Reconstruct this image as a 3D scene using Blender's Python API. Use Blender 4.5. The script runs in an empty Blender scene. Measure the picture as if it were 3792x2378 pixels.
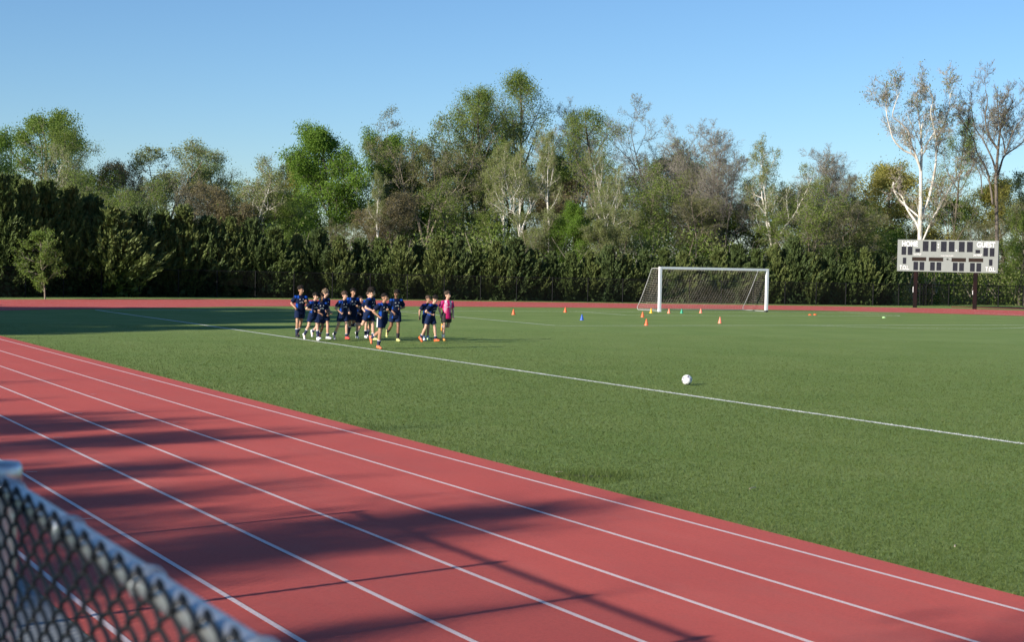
import bpy, math, random
import numpy as np
from mathutils import Vector, Matrix, Euler

S = bpy.context.scene
COL = S.collection
R = math.radians
PI = math.pi

# ------------------------------------------------------------------ camera
CAM_H, YAW, PITCH, ROLL, FPX = 2.642, R(28.951), R(-2.1745), R(1.1923), 5849.5   # pixels of the 3792 wide photo
fw = np.array([math.sin(YAW)*math.cos(PITCH), math.cos(YAW)*math.cos(PITCH), math.sin(PITCH)])
r0 = np.array([math.cos(YAW), -math.sin(YAW), 0.0]); u0 = np.cross(r0, fw)
rt = math.cos(ROLL)*r0 + math.sin(ROLL)*u0
up = -math.sin(ROLL)*r0 + math.cos(ROLL)*u0
cam = bpy.data.cameras.new('camera')
cam.sensor_width = 36; cam.lens = 36*FPX/3792; cam.clip_end = 3000; cam.clip_start = 0.05
cam.dof.use_dof = True; cam.dof.focus_distance = 48; cam.dof.aperture_fstop = 6.0
camo = bpy.data.objects.new('camera', cam); COL.objects.link(camo)
camo.matrix_world = Matrix(((rt[0], up[0], -fw[0], 0), (rt[1], up[1], -fw[1], 0), (rt[2], up[2], -fw[2], CAM_H), (0, 0, 0, 1)))
S.camera = camo

# ------------------------------------------------------------------ light
SUN_EL = R(20.0); SUN_DIR = np.array([-0.985*math.cos(SUN_EL), -0.175*math.cos(SUN_EL), math.sin(SUN_EL)])   # towards the sun
w = bpy.data.worlds.new('World'); S.world = w; w.use_nodes = True
nt = w.node_tree; bg = nt.nodes['Background']; sky = nt.nodes.new('ShaderNodeTexSky')
sky.sky_type = 'NISHITA'; sky.sun_disc = False; sky.sun_elevation = SUN_EL
sky.sun_rotation = math.atan2(SUN_DIR[0], SUN_DIR[1])
sky.air_density = 1.0; sky.dust_density = 0.0; sky.ozone_density = 6.0; sky.altitude = 50
nt.links.new(sky.outputs[0], bg.inputs[0]); bg.inputs[1].default_value = 0.085
sl = bpy.data.lights.new('sun', 'SUN'); sl.energy = 5.0; sl.angle = R(0.55); sl.color = (1.0, 0.90, 0.77)
so = bpy.data.objects.new('sun', sl); COL.objects.link(so)
so.rotation_euler = Vector(-SUN_DIR).to_track_quat('-Z', 'Y').to_euler()
S.view_settings.view_transform = 'Standard'; S.view_settings.look = 'None'
S.view_settings.exposure = 0.75; S.view_settings.gamma = 1
S.cycles.use_adaptive_sampling = True
S.cycles.max_bounces = 6

# ------------------------------------------------------------------ finding places: D = pixels of the photo at 2411 wide
K = 3792/2411
def ray(dx, dy):
    return fw + rt*((dx*K-1896)/FPX) - up*((dy*K-1189)/FPX)
def gp(dx, dy, z=0.0):
    d = ray(dx, dy); t = (z-CAM_H)/d[2]
    return np.array([t*d[0], t*d[1], z])
def at(dx, dy, dist):
    d = ray(dx, dy); t = dist/math.hypot(d[0], d[1])
    return np.array([t*d[0], t*d[1], CAM_H+t*d[2]])

# ------------------------------------------------------------------ mesh helpers
def nrm(v): return v/(math.sqrt(v[0]*v[0]+v[1]*v[1]+v[2]*v[2])+1e-9)
class MB:
    def __init__(s): s.v = []; s.f = {3: [], 4: []}; s.n = 0; s.m = {3: [], 4: []}; s.t = []; s.p = []
    def add(s, v, f, mi=0, tint=None, paint=None):
        v = np.asarray(v, float).reshape(-1, 3); f = np.asarray(f, int)
        if f.ndim == 1: f = f.reshape(1, -1)
        k = f.shape[1]
        s.v.append(v); s.f[k].append(f + s.n); s.m[k].append(np.full(len(f), mi)); s.n += len(v)
        s.t.append(np.full(len(v), 0.5) if tint is None else np.broadcast_to(tint, (len(v),)))
        s.p.append(np.zeros(len(v)) if paint is None else np.broadcast_to(paint, (len(v),)))
    def poly(s, pts, mi=0):
        pts = [np.asarray(p, float) for p in pts]
        if len(pts) in (3, 4): s.add(pts, [list(range(len(pts)))], mi)
        else:
            c = sum(pts)/len(pts); n = len(pts)
            s.add(pts+[c], [[i, (i+1) % n, n] for i in range(n)], mi)
    def box(s, c, size, rot=None, mi=0):
        x, y, z = [a/2 for a in size]
        v = np.array([[-x,-y,-z],[x,-y,-z],[x,y,-z],[-x,y,-z],[-x,-y,z],[x,-y,z],[x,y,z],[-x,y,z]])
        if rot is not None: v = v @ np.array(rot).T
        s.add(v+np.array(c), [[0,3,2,1],[4,5,6,7],[0,1,5,4],[1,2,6,5],[2,3,7,6],[3,0,4,7]], mi)
    def frustum(s, c, size0, size1, h, mi=0):
        a, b = size0[0]/2, size0[1]/2; d, e = size1[0]/2, size1[1]/2
        v = np.array([[-a,-b,0],[a,-b,0],[a,b,0],[-a,b,0],[-d,-e,h],[d,-e,h],[d,e,h],[-d,e,h]])+np.array(c)
        s.add(v, [[0,3,2,1],[4,5,6,7],[0,1,5,4],[1,2,6,5],[2,3,7,6],[3,0,4,7]], mi)
    def segs(s, P0, P1, R0, R1, k=4, mi=0, tint=None, cap=False):
        P0 = np.asarray(P0, float).reshape(-1, 3); P1 = np.asarray(P1, float).reshape(-1, 3); n = len(P0)
        if n == 0: return
        R0 = np.broadcast_to(R0, (n,)); R1 = np.broadcast_to(R1, (n,))
        d = P1-P0; L = np.linalg.norm(d, axis=1, keepdims=True); L[L == 0] = 1e-6; d = d/L
        a = np.where(np.abs(d[:, 2:3]) < 0.9, np.array([[0, 0, 1.]]), np.array([[1., 0, 0]]))
        e1 = np.cross(d, a); e1 /= np.linalg.norm(e1, axis=1, keepdims=True); e2 = np.cross(d, e1)
        th = np.arange(k)*2*PI/k
        ring = e1[:, None]*np.cos(th)[None, :, None] + e2[:, None]*np.sin(th)[None, :, None]
        V = np.concatenate([P0[:, None]+ring*R0[:, None, None], P1[:, None]+ring*R1[:, None, None]], 1)
        i = np.arange(k); j = (i+1) % k
        q = np.stack([i, j, j+k, i+k], 1)
        F = (q[None]+(np.arange(n)*2*k)[:, None, None]).reshape(-1, 4)
        tt = None if tint is None else np.repeat(np.broadcast_to(tint, (n,)), 2*k)
        s.add(V.reshape(-1, 3), F, mi, tt)
        if cap:
            for m in range(n):
                s.add(np.vstack([V[m, k:], P1[m]]), [[a_, (a_+1) % k, k] for a_ in range(k)], mi)
                s.add(np.vstack([V[m, :k], P0[m]]), [[(a_+1) % k, a_, k] for a_ in range(k)], mi)
    def tube(s, pts, r, k=8, mi=0, tint=None, cap=True):      # one connected tube along a polyline
        P = np.asarray(pts, float); n = len(P); r = np.broadcast_to(r, (n,))
        T = np.gradient(P, axis=0); T /= np.linalg.norm(T, axis=1, keepdims=True)+1e-9
        a = np.array([0, 0, 1.]) if abs(T[0][2]) < 0.9 else np.array([1., 0, 0])
        e = np.cross(T[0], a); e /= np.linalg.norm(e); E = []
        for i in range(n):
            e = e-T[i]*(e@T[i]); e /= np.linalg.norm(e)+1e-9; E.append(e)
        E = np.array(E); B = np.cross(T, E); th = np.arange(k)*2*PI/k
        V = P[:, None]+(E[:, None]*np.cos(th)[None, :, None]+B[:, None]*np.sin(th)[None, :, None])*r[:, None, None]
        F = []
        for i in range(n-1):
            for j in range(k):
                j2 = (j+1) % k; F.append([i*k+j, i*k+j2, (i+1)*k+j2, (i+1)*k+j])
        s.add(V.reshape(-1, 3), F, mi, tint)
        if cap:
            s.add(np.vstack([V[0], P[0]]), [[(j+1) % k, j, k] for j in range(k)], mi)
            s.add(np.vstack([V[-1], P[-1]]), [[j, (j+1) % k, k] for j in range(k)], mi)
    def ell(s, c, rad, rot=None, nu=12, nv=8, mi=0, fn=None):
        V = []
        for i in range(nv+1):
            ph = PI*i/nv
            for j in range(nu):
                th = 2*PI*j/nu; V.append([math.sin(ph)*math.cos(th), math.sin(ph)*math.sin(th), math.cos(ph)])
        V = np.array(V)
        if fn is not None: V = fn(V)
        V = V*np.array(rad)
        if rot is not None: V = V @ np.array(rot).T
        F = [[i*nu+j, (i+1)*nu+j, (i+1)*nu+(j+1) % nu, i*nu+(j+1) % nu] for i in range(nv) for j in range(nu)]
        s.add(V+np.array(c), F, mi)
    def capsule(s, p0, p1, a, b, k=12):
        p0 = np.array(p0, float); p1 = np.array(p1, float)
        n = 5; P = [p0+(p1-p0)*i/(n-1) for i in range(n)]
        s.tube(P, np.linspace(a, b, n), k)
        s.ell(p0, (a, a, a)); s.ell(p1, (b, b, b))
    def mesh(s, name, mats, smooth=False, attrs=False):
        me = bpy.data.meshes.new(name)
        V = np.concatenate(s.v) if s.v else np.zeros((0, 3))
        f3 = np.concatenate(s.f[3]) if s.f[3] else np.zeros((0, 3), int)
        f4 = np.concatenate(s.f[4]) if s.f[4] else np.zeros((0, 4), int)
        me.vertices.add(len(V)); me.vertices.foreach_set('co', V.astype(np.float32).ravel())
        nl = f3.size+f4.size; me.loops.add(nl)
        me.loops.foreach_set('vertex_index', np.concatenate([f3.ravel(), f4.ravel()]).astype(np.int32))
        nf = len(f3)+len(f4); me.polygons.add(nf)
        ls = np.concatenate([np.arange(len(f3))*3, f3.size+np.arange(len(f4))*4]).astype(np.int32)
        me.polygons.foreach_set('loop_start', ls)
        mi = np.concatenate((s.m[3] or [np.zeros(0)]) + (s.m[4] or [np.zeros(0)])).astype(np.int32)
        me.polygons.foreach_set('material_index', mi)
        me.polygons.foreach_set('use_smooth', np.full(nf, bool(smooth)))
        if not isinstance(mats, (list, tuple)): mats = [mats]
        for m in mats: me.materials.append(m)
        if attrs:
            a = me.attributes.new('tint', 'FLOAT', 'POINT'); a.data.foreach_set('value', np.concatenate(s.t).astype(np.float32))
            a = me.attributes.new('paint', 'FLOAT', 'POINT'); a.data.foreach_set('value', np.concatenate(s.p).astype(np.float32))
        me.update(calc_edges=True)
        return me
    def obj(s, name, mats, parent=None, smooth=False, attrs=False):
        return link(name, s.mesh(name, mats, smooth, attrs), parent)

def link(name, data, parent=None):
    o = bpy.data.objects.new(name, data); COL.objects.link(o)
    if parent is not None: o.parent = parent
    return o
def tag(o, label=None, cat=None, group=None, kind=None):
    if label: o['label'] = label
    if cat: o['category'] = cat
    if group: o['group'] = group
    if kind: o['kind'] = kind
    return o
def thing(name, label, cat, loc=(0, 0, 0), rz=0.0, group=None, scale=None):
    o = link(name, None); o.location = loc; o.rotation_euler = (0, 0, rz); o.empty_display_size = 0.2
    if scale is not None: o.scale = scale if hasattr(scale, '__len__') else (scale,)*3
    return tag(o, label, cat, group)

# ------------------------------------------------------------------ materials
def new_mat(name):
    m = bpy.data.materials.new(name); m.use_nodes = True
    return m, m.node_tree, m.node_tree.nodes['Principled BSDF']
def node(t, kind, **kw):
    n = t.nodes.new(kind)
    for k, v in kw.items(): setattr(n, k, v)
    return n
def mixc(t, fac, a, b, blend='MIX'):
    m = node(t, 'ShaderNodeMix', data_type='RGBA', blend_type=blend)
    for i, x in ((0, fac), (6, a), (7, b)):
        if hasattr(x, 'links') or hasattr(x, 'is_output'): t.links.new(x, m.inputs[i])
        else: m.inputs[i].default_value = x if i == 0 else (*x, 1)
    return m.outputs[2]
def mth(t, op, a, b=0.0, clamp=False):
    m = node(t, 'ShaderNodeMath', operation=op); m.use_clamp = clamp
    for i, x in ((0, a), (1, b)):
        if hasattr(x, 'is_output'): t.links.new(x, m.inputs[i])
        else: m.inputs[i].default_value = x
    return m.outputs[0]
def noise(t, scale, detail=4, rough=0.55, vec=None, coord='Object', stretch=None):
    n = node(t, 'ShaderNodeTexNoise'); n.inputs['Scale'].default_value = scale
    n.inputs['Detail'].default_value = detail; n.inputs['Roughness'].default_value = rough
    if vec is None:
        vec = node(t, 'ShaderNodeTexCoord').outputs[coord]
    if stretch is not None:
        mp = node(t, 'ShaderNodeMapping'); mp.inputs['Scale'].default_value = stretch
        t.links.new(vec, mp.inputs[0]); vec = mp.outputs[0]
    t.links.new(vec, n.inputs['Vector'])
    return n.outputs['Fac']
def sharpen(t, x, lo, hi):
    m = node(t, 'ShaderNodeMapRange'); m.inputs[1].default_value = lo; m.inputs[2].default_value = hi
    t.links.new(x, m.inputs[0]); return m.outputs[0]
def bump(t, b, h, strength, dist=0.02):
    n = node(t, 'ShaderNodeBump'); n.inputs['Strength'].default_value = strength; n.inputs['Distance'].default_value = dist
    t.links.new(h, n.inputs['Height']); t.links.new(n.outputs[0], b.inputs['Normal'])
def mat(name, c1, c2=None, scale=6, rough=0.6, bmp=0, bscale=None, metal=0.0, spec=0.5, lo=0.35, hi=0.65):
    m, t, b = new_mat(name)
    if c2 is None: c2 = tuple(x*0.85 for x in c1)
    t.links.new(mixc(t, sharpen(t, noise(t, scale), lo, hi), c1, c2), b.inputs['Base Color'])
    b.inputs['Roughness'].default_value = rough; b.inputs['Metallic'].default_value = metal
    b.inputs['Specular IOR Level'].default_value = spec
    if bmp: bump(t, b, noise(t, bscale or scale*4), bmp)
    return m
def leaf_mat(name, c1, c2, trans=0.52, rough=0.6):
    m, t, b = new_mat(name)
    a = node(t, 'ShaderNodeAttribute', attribute_name='tint').outputs['Fac']
    c = mixc(t, a, c1, c2)
    t.links.new(c, b.inputs['Base Color']); b.inputs['Roughness'].default_value = rough
    b.inputs['Specular IOR Level'].default_value = 0.25
    tr = node(t, 'ShaderNodeBsdfTranslucent'); t.links.new(c, tr.inputs[0])
    mx = node(t, 'ShaderNodeMixShader'); mx.inputs[0].default_value = trans
    t.links.new(b.outputs[0], mx.inputs[1]); t.links.new(tr.outputs[0], mx.inputs[2])
    t.links.new(mx.outputs[0], t.nodes['Material Output'].inputs[0])
    return m

# ================================================================== GROUND
XT, XE, X1, LW, GX, GY = 18.534, 9.81, 9.374, 1.0852, 49.48, 72.604
GC = GX+3.71
def turf_colors(t, vec=None):
    n1 = noise(t, 0.35, 5, 0.6); n2 = noise(t, 2.2, 5, 0.7); n3 = noise(t, 24, 3, 0.7)
    c = mixc(t, sharpen(t, n1, 0.38, 0.62), (0.185, 0.28, 0.072), (0.26, 0.34, 0.105))
    c = mixc(t, mth(t, 'MULTIPLY', sharpen(t, n2, 0.42, 0.72), 0.55), c, (0.225, 0.27, 0.115))
    c = mixc(t, sharpen(t, n3, 0.3, 0.7), c, (0.125, 0.20, 0.06))
    return c, n3
def m_ground():
    m, t, b = new_mat('turf_base'); c, n3 = turf_colors(t)
    t.links.new(c, b.inputs['Base Color']); b.inputs['Roughness'].default_value = 0.9
    b.inputs['Specular IOR Level'].default_value = 0.1
    bump(t, b, noise(t, 40, 4, 0.7), 0.9, 0.03); return m
M_TURF = m_ground()
def m_track():
    m, t, b = new_mat('red_rubber_track')
    n1 = noise(t, 0.5, 4); n2 = noise(t, 220, 3, 0.7); n3 = noise(t, 3, 6, 0.7, stretch=(3, 0.4, 1))
    c = mixc(t, sharpen(t, n1, 0.35, 0.65), (0.555, 0.104, 0.084), (0.505, 0.094, 0.079))
    c = mixc(t, mth(t, 'MULTIPLY', sharpen(t, n3, 0.45, 0.75), 0.25), c, (0.44, 0.105, 0.088))
    c = mixc(t, mth(t, 'MULTIPLY', sharpen(t, n2, 0.5, 0.8), 0.45), c, (0.34, 0.07, 0.06))
    c = mixc(t, mth(t, 'MULTIPLY', sharpen(t, noise(t, 38, 6, 0.85), 0.45, 0.72), 0.7), c, (0.33, 0.066, 0.055))
    c = mixc(t, mth(t, 'MULTIPLY', sharpen(t, noise(t, 1.1, 6, 0.75, stretch=(1, .35, 1)), 0.5, 0.70), 0.4), c, (0.39, 0.115, 0.10))
    c = mixc(t, mth(t, 'MULTIPLY', sharpen(t, noise(t, 0.28, 5, 0.7, stretch=(1.6, .25, 1)), 0.52, 0.66), 0.25), c, (0.58, 0.15, 0.13))
    t.links.new(c, b.inputs['Base Color']); b.inputs['Roughness'].default_value = 0.85
    b.inputs['Specular IOR Level'].default_value = 0.25
    bump(t, b, noise(t, 140, 3, 0.8), 0.8, 0.008); return m
M_TRACK = m_track()
M_LINE = mat('white_lane_paint', (0.74, 0.62, 0.62), (0.55, 0.40, 0.39), 90, 0.7, 0.4, 200, lo=0.4, hi=0.75)
M_FLINE = mat('white_field_paint', (0.74, 0.76, 0.74), (0.5, 0.55, 0.45), 30, 0.9, 0.6, 60, lo=0.45, hi=0.8)
M_CONC = mat('grey_concrete', (0.22, 0.24, 0.25), (0.17, 0.185, 0.195), 3, 0.85, 0.3, 60)

g = MB()
xs = np.concatenate([[-900, -300], np.arange(-60, 181, 30), [300, 900]]); ys = np.concatenate([[-500, -200], np.arange(-60, 241, 30), [500, 1500]])
V = np.array([[x, y, 0] for y in ys for x in xs]); nx = len(xs)
g.add(V, [[j*nx+i, j*nx+i+1, (j+1)*nx+i+1, (j+1)*nx+i] for j in range(len(ys)-1) for i in range(nx-1)])
tag(g.obj('ground', M_TURF), kind='structure')

def strip(inner, outer, z):
    mb = MB()
    for i in range(len(inner)-1):
        a, b_, c, d = inner[i], inner[i+1], outer[i+1], outer[i]
        mb.add([(a[0], a[1], z), (d[0], d[1], z), (c[0], c[1], z), (b_[0], b_[1], z)], [[0, 1, 2, 3]])
    return mb
def smooth_path(P, n=8):                       # Catmull-Rom
    P = [np.array(p, float) for p in P]; P = [2*P[0]-P[1]]+P+[2*P[-1]-P[-2]]; out = []
    for i in range(1, len(P)-2):
        for k in range(n):
            t_ = k/n; a, b_, c, d = P[i-1], P[i], P[i+1], P[i+2]
            out.append(0.5*((2*b_)+(c-a)*t_+(2*a-5*b_+4*c-d)*t_*t_+(3*b_-a-3*c+d)*t_**3))
    out.append(P[-2]); return np.array(out)
# inner and outer edge of the track: near straight, far bend
inner = smooth_path([(XE, -40), (XE, 0), (XE, 30), (XE-.05, 48), (9.9, 58), (11.0, 67), (14.2, 71.6), (20.3, 74.6), (27.9, 78.2), (35.8, 79.6), (43.6, 79.2), (52.9, 78), (61.5, 76), (67, 72.8), (72.2, 67.4), (80, 55), (84, 40)], 8)
outer = smooth_path([(2.7, -40), (2.7, 0), (2.7, 30), (2.6, 48), (2.5, 62), (4.5, 76), (10.5, 84.5), (20, 88.3), (32.5, 91.0), (41.5, 91.0), (49.6, 89.4), (58.4, 87.2), (68.0, 84.8), (75.4, 81.8), (82.2, 76.8), (92, 60), (96, 40)], 8)
tag(strip(inner, outer, 0.008).obj('running_track', M_TRACK), kind='structure')
# concrete apron between track and fence, and beyond the fence
mb = MB(); mb.add([(-3.5, -40, 0.004), (2.7, -40, 0.004), (2.7, 50, 0.004), (-3.5, 50, 0.004)], [[0, 1, 2, 3]])
tag(mb.obj('path', M_CONC), kind='structure')
# red runway strip far right behind the scoreboard
a, b_, c, d = gp(2240, 722.3), gp(2500, 726), gp(2500, 730.5), gp(2240, 723.6)
mb = MB(); mb.add([(a[0], a[1], .008), (b_[0], b_[1], .008), (c[0], c[1], .008), (d[0], d[1], .008)], [[0, 1, 2, 3]])
tag(mb.obj('jump_runway', M_TRACK), kind='structure')

def polyline(pts, width, z, name, m, wob=0.0, seed=0):
    rng = np.random.default_rng(seed); P = np.array([p[:2] for p in pts], float)
    D = np.linalg.norm(np.diff(P, axis=0), axis=1); n = max(2, int(D.sum()/0.8))
    s_ = np.concatenate([[0], np.cumsum(D)]); q = np.linspace(0, s_[-1], n)
    Q = np.stack([np.interp(q, s_, P[:, 0]), np.interp(q, s_, P[:, 1])], 1)
    T = np.gradient(Q, axis=0); T /= np.linalg.norm(T, axis=1, keepdims=True); N = np.stack([-T[:, 1], T[:, 0]], 1)
    if wob:
        ww = np.cumsum(rng.normal(0, 1, n)); ww = ww-np.linspace(ww[0], ww[-1], n); ww = ww/(np.abs(ww).max()+1e-6)*wob
        Q = Q+N*ww[:, None]
    h = width/2*(1+0.12*rng.normal(0, 1, n)*(1 if wob else 0))
    A = Q+N*h[:, None]; B = Q-N*h[:, None]
    V = np.concatenate([np.c_[A, np.full(n, z)], np.c_[B, np.full(n, z)]])
    mb = MB(); mb.add(V, [[n+i, n+i+1, i+1, i] for i in range(n-1)])
    tag(mb.obj(name, m), kind='structure'); return Q
lane_x = [9.39, 8.285, 7.19, 6.11, 5.035, 3.965, 2.89]
for i, x in enumerate(lane_x):
    # follow the near straight, then run round the far bend between inner and outer edge
    f = (XE-x)/(XE-2.7)
    P = inner*(1-f)+outer*f; P = P[P[:, 1] > -39]
    far = P[np.arange(len(P)) >= 24]
    pts = [(x, -39)]+[(x, y) for y in range(-30, 46, 5)]+[tuple(p) for p in far if p[1] > 50 or p[0] > 12]
    polyline(pts, 0.05, 0.013, 'lane_line', M_LINE)
# small staggered start ticks
M_TICK = mat('faded_tick_paint', (0.5, 0.4, 0.4), (0.4, 0.28, 0.28), 40, 0.8)
TK = [(275, 1534, 305, 1534), (470, 1531, 508, 1532), (372, 1744, 420, 1743), (95, 1754, 138, 1753), (288, 1930, 346, 1927), (508, 1463.5, 536, 1463.5),
      (335, 1464, 357, 1464), (196, 1625, 234, 1625), (430, 1620, 462, 1620), (375, 1410.5, 395, 1410.5), (525, 1412, 548, 1412), (640, 1568.5, 662, 1568.5)]
for i, (xa, ya, xb, yb) in enumerate(TK):
    polyline([gp(xa/K, ya/K), gp(xb/K, yb/K)], 0.035, 0.017, 'start_tick', M_TICK)

TOUCH = polyline([(XT+.02, -20), (XT+.02, 10), (XT, 40), (XT-.05, 60), (XT-.2, GY)], 0.105, 0.006, 'touchline', M_FLINE, 0.03, 3)
L18 = GC-20.1; R18 = GC+20.1
M_FL2 = mat('thin_field_paint', (0.78, 0.80, 0.74), (0.45, 0.52, 0.33), 12, 0.9, 0.5, 50)
polyline([(XT-.2, GY), (GX, GY-.1), (GX+8, GY-.1), (92, GY-.3)], 0.13, 0.006, 'goal_line', M_FL2, 0.03, 4)
polyline([(L18, GY), (L18+.1, GY-16.46), (R18, GY-16.6), (R18, GY)], 0.13, 0.010, 'penalty_area_line', M_FL2, 0.04, 5)
polyline([(GC-9.15, GY), (GC-9.15, GY-5.5), (GC+9.15, GY-5.5), (GC+9.15, GY)], 0.13, 0.014, 'goal_area_line', M_FL2, 0.02, 6)
arc = [(GC+9.15*math.sin(t_), GY-11-9.15*math.cos(t_)) for t_ in np.linspace(-0.92, 0.92, 24)]
polyline(arc, 0.12, 0.018, 'penalty_arc', M_FL2)

# ================================================================== NEAR FENCE
M_GALV = mat('galvanised_steel', (0.62, 0.65, 0.68), (0.45, 0.47, 0.50), 30, 0.38, 0.1, 80, metal=0.85)
M_VINYL = mat('black_vinyl_wire', (0.010, 0.012, 0.015), (0.018, 0.02, 0.023), 20, 0.33, spec=0.4)
M_BLACK = mat('black_fence_steel', (0.012, 0.013, 0.014), (0.02, 0.021, 0.022), 8, 0.8, spec=.04)
M_FARV = mat('far_fence_wire', (0.009, 0.010, 0.010), (0.014, 0.014, 0.015), 8, 0.9, spec=.0)
FX, FZ = 0.625, 2.2
nf = thing('chain_link_fence', 'galvanised and black vinyl chain-link fence out of focus close to the camera beside the track', 'fence', (FX, 0, 0))
mb = MB(); mb.tube([(0, y, FZ-.021) for y in np.linspace(-5, 14.01, 50)], 0.0215, 14); mb.obj('top_rail', M_GALV, nf, True)
for py in [-2.7, 0.35, 3.20, 4.93, 6.44, 7.96, 9.48, 10.98, 12.48, 13.98]:
    mb = MB(); z1 = FZ+.004
    mb.tube([(0.0, py, 0), (0, py, z1)], 0.031, 14)
    q = link('post', mb.mesh('post', M_GALV, True), nf)
    mb = MB(); mb.tube([(0, py, z1-.03), (0, py, z1-.029), (0, py, z1+.010), (0, py, z1+.020), (0, py, z1+.022)], [.038, .041, .041, .036, .010], 20)
    mb.obj('cap', M_GALV, q, True)
rng = np.random.default_rng(5)
mb = MB(); s_ = 0.050; hp = 0.029; A = s_/2+0.0025; zz0 = 0.05; nh = int((FZ+0.008-zz0)/hp); zz0 = FZ+.008-nh*hp
for i in range(int((14+3)/s_)):
    y0 = -3+i*s_; per = 6 if y0 < 7 else 2
    n = nh*per; u = np.arange(n+1)/per
    ph = (i % 2)
    tri = 2*np.abs(((u+ph)/2) % 1-0.5)*2-1
    tri = np.clip(tri*1.12, -1, 1)
    y = y0+A*tri; x = -0.026+0.0038*np.cos(PI*(u+ph+0.5))
    z = zz0+u*hp
    mb.tube(np.stack([x, y, z], 1), 0.0040, 6 if y0 < 7 else 3, cap=False)
    if y0 < 7: mb.tube([(x[-1]-.004, y[-1], FZ), (x[-1], y[-1], FZ+.012), (x[-1]+.003, y[-1]-.004*tri[-1], FZ+.004)], .0052, 6)
mb.obj('chain_link_mesh', M_VINYL, nf, True)
for y in np.arange(-2.9, 8, 0.46):
    mb = MB(); th = np.linspace(0, 2*PI, 13)
    for dy in (-.004, .004):
        mb.tube([(0.0265*math.cos(a)-.002, y+dy, FZ-.021+0.0265*math.sin(a)) for a in th], 0.0021, 5, cap=False)
    mb.obj('wire_tie', M_GALV, nf, True)

# ================================================================== FAR FENCE
FP = smooth_path([(-5, 40), (-5, 52), (-3.8, 66), (1, 79), (9, 88), (17.6, 91.6), (25.3, 93.9), (33, 94.2), (40, 93.0), (49.6, 91.0), (58.4, 88.8), (66, 87.6), (74.5, 86.2), (84, 86.2), (95, 85.6), (108, 83)], 10)
fd = np.concatenate([[0], np.cumsum(np.linalg.norm(np.diff(FP[:, :2], axis=0), axis=1))])
def fpt(s): return np.array([np.interp(s, fd, FP[:, 0]), np.interp(s, fd, FP[:, 1])])
def fh(s): return float(np.interp(s, [0, 55, 90, 120, 200], [1.75, 1.75, 1.6, 1.55, 1.5]))
ff = thing('boundary_fence', 'black chain-link fence running along the far bend of the track before the evergreens', 'fence')
mb = MB(); n = int(fd[-1]/1.0); ss = np.linspace(0, fd[-1], n)
mb.tube([(*fpt(s), fh(s)) for s in ss], [0.024 if fpt(s)[0] < 74 else .034 for s in ss], 6); mb.obj('top_rail', M_BLACK, ff, True)
for s in np.arange(2, fd[-1], 2.45):
    mb = MB(); p = fpt(s); mb.tube([(*p, 0), (*p, fh(s)+.05)], 0.034 if p[0] < 74 else .05, 7); mb.obj('post', M_BLACK, ff, True)
P0 = []; P1 = []
for s in np.arange(0, fd[-1]-1.8, 0.11):
    h = fh(s)
    a = fpt(s); b_ = fpt(s+h); m_ = fpt(s+h/2)
    P0 += [(*a, 0.03), (*m_, h/2)]; P1 += [(*m_, h/2), (*b_, h)]
    P0 += [(*a, h), (*m_, h/2)]; P1 += [(*m_, h/2), (*b_, 0.03)]
mb = MB(); mb.segs(P0, P1, 0.0055, 0.0055, 3); mb.obj('chain_link_mesh', M_FARV, ff)
def s_at(dx):                       # arc length where the fence crosses a photo column
    d = ray(dx, 700); az = math.atan2(d[0], d[1])
    aa = np.array([math.atan2(p[0], p[1]) for p in FP]); ok = fd > 40
    return float(np.interp(az, aa[ok], fd[ok]))
for xa, xb in ((2141, 2171), (2191, 2221), (2341, 2380)):
    mb = MB(); a = fpt(s_at(xa)); b_ = fpt(s_at(xb)); mb.tube([(*a, .8), (*b_, .8)], .022, 6); mb.obj('middle_rail', M_BLACK, ff)
# gate with its own frame, standing open against the fence line
ga = fpt(s_at(2163)); gb = fpt(s_at(2192)); gt = thing('fence_gate', 'black chain-link double gate in the boundary fence beside the left scoreboard post', 'gate', (ga[0], ga[1], 0))
dv = np.array([gb[0]-ga[0], gb[1]-ga[1]]); gl = np.linalg.norm(dv); dv /= gl; off = np.array([dv[1], -dv[0]])*0.12
G2 = lambda s, z: (dv[0]*s+off[0], dv[1]*s+off[1], z)
mb = MB()
for s in (0, gl*.5, gl): mb.tube([G2(s, 0.05), G2(s, 1.62)], .035, 7)
for z in (.08, .85, 1.6): mb.tube([G2(0, z), G2(gl, z)], .026, 6)
mb.obj('gate_frame', M_BLACK, gt)
P0 = []; P1 = []
for s in np.arange(-1.5, gl, 0.06):
    for z0, z1 in ((.08, 1.6), (1.6, .08)):
        a = max(0, -s); b_ = min(1.5, gl-s)
        if b_ > a: P0.append(G2(s+a, z0+(z1-z0)*a/1.5)); P1.append(G2(s+b_, z0+(z1-z0)*b_/1.5))
mb = MB(); mb.segs(P0, P1, .006, .006, 3); mb.obj('gate_mesh', M_FARV, gt)

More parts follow.
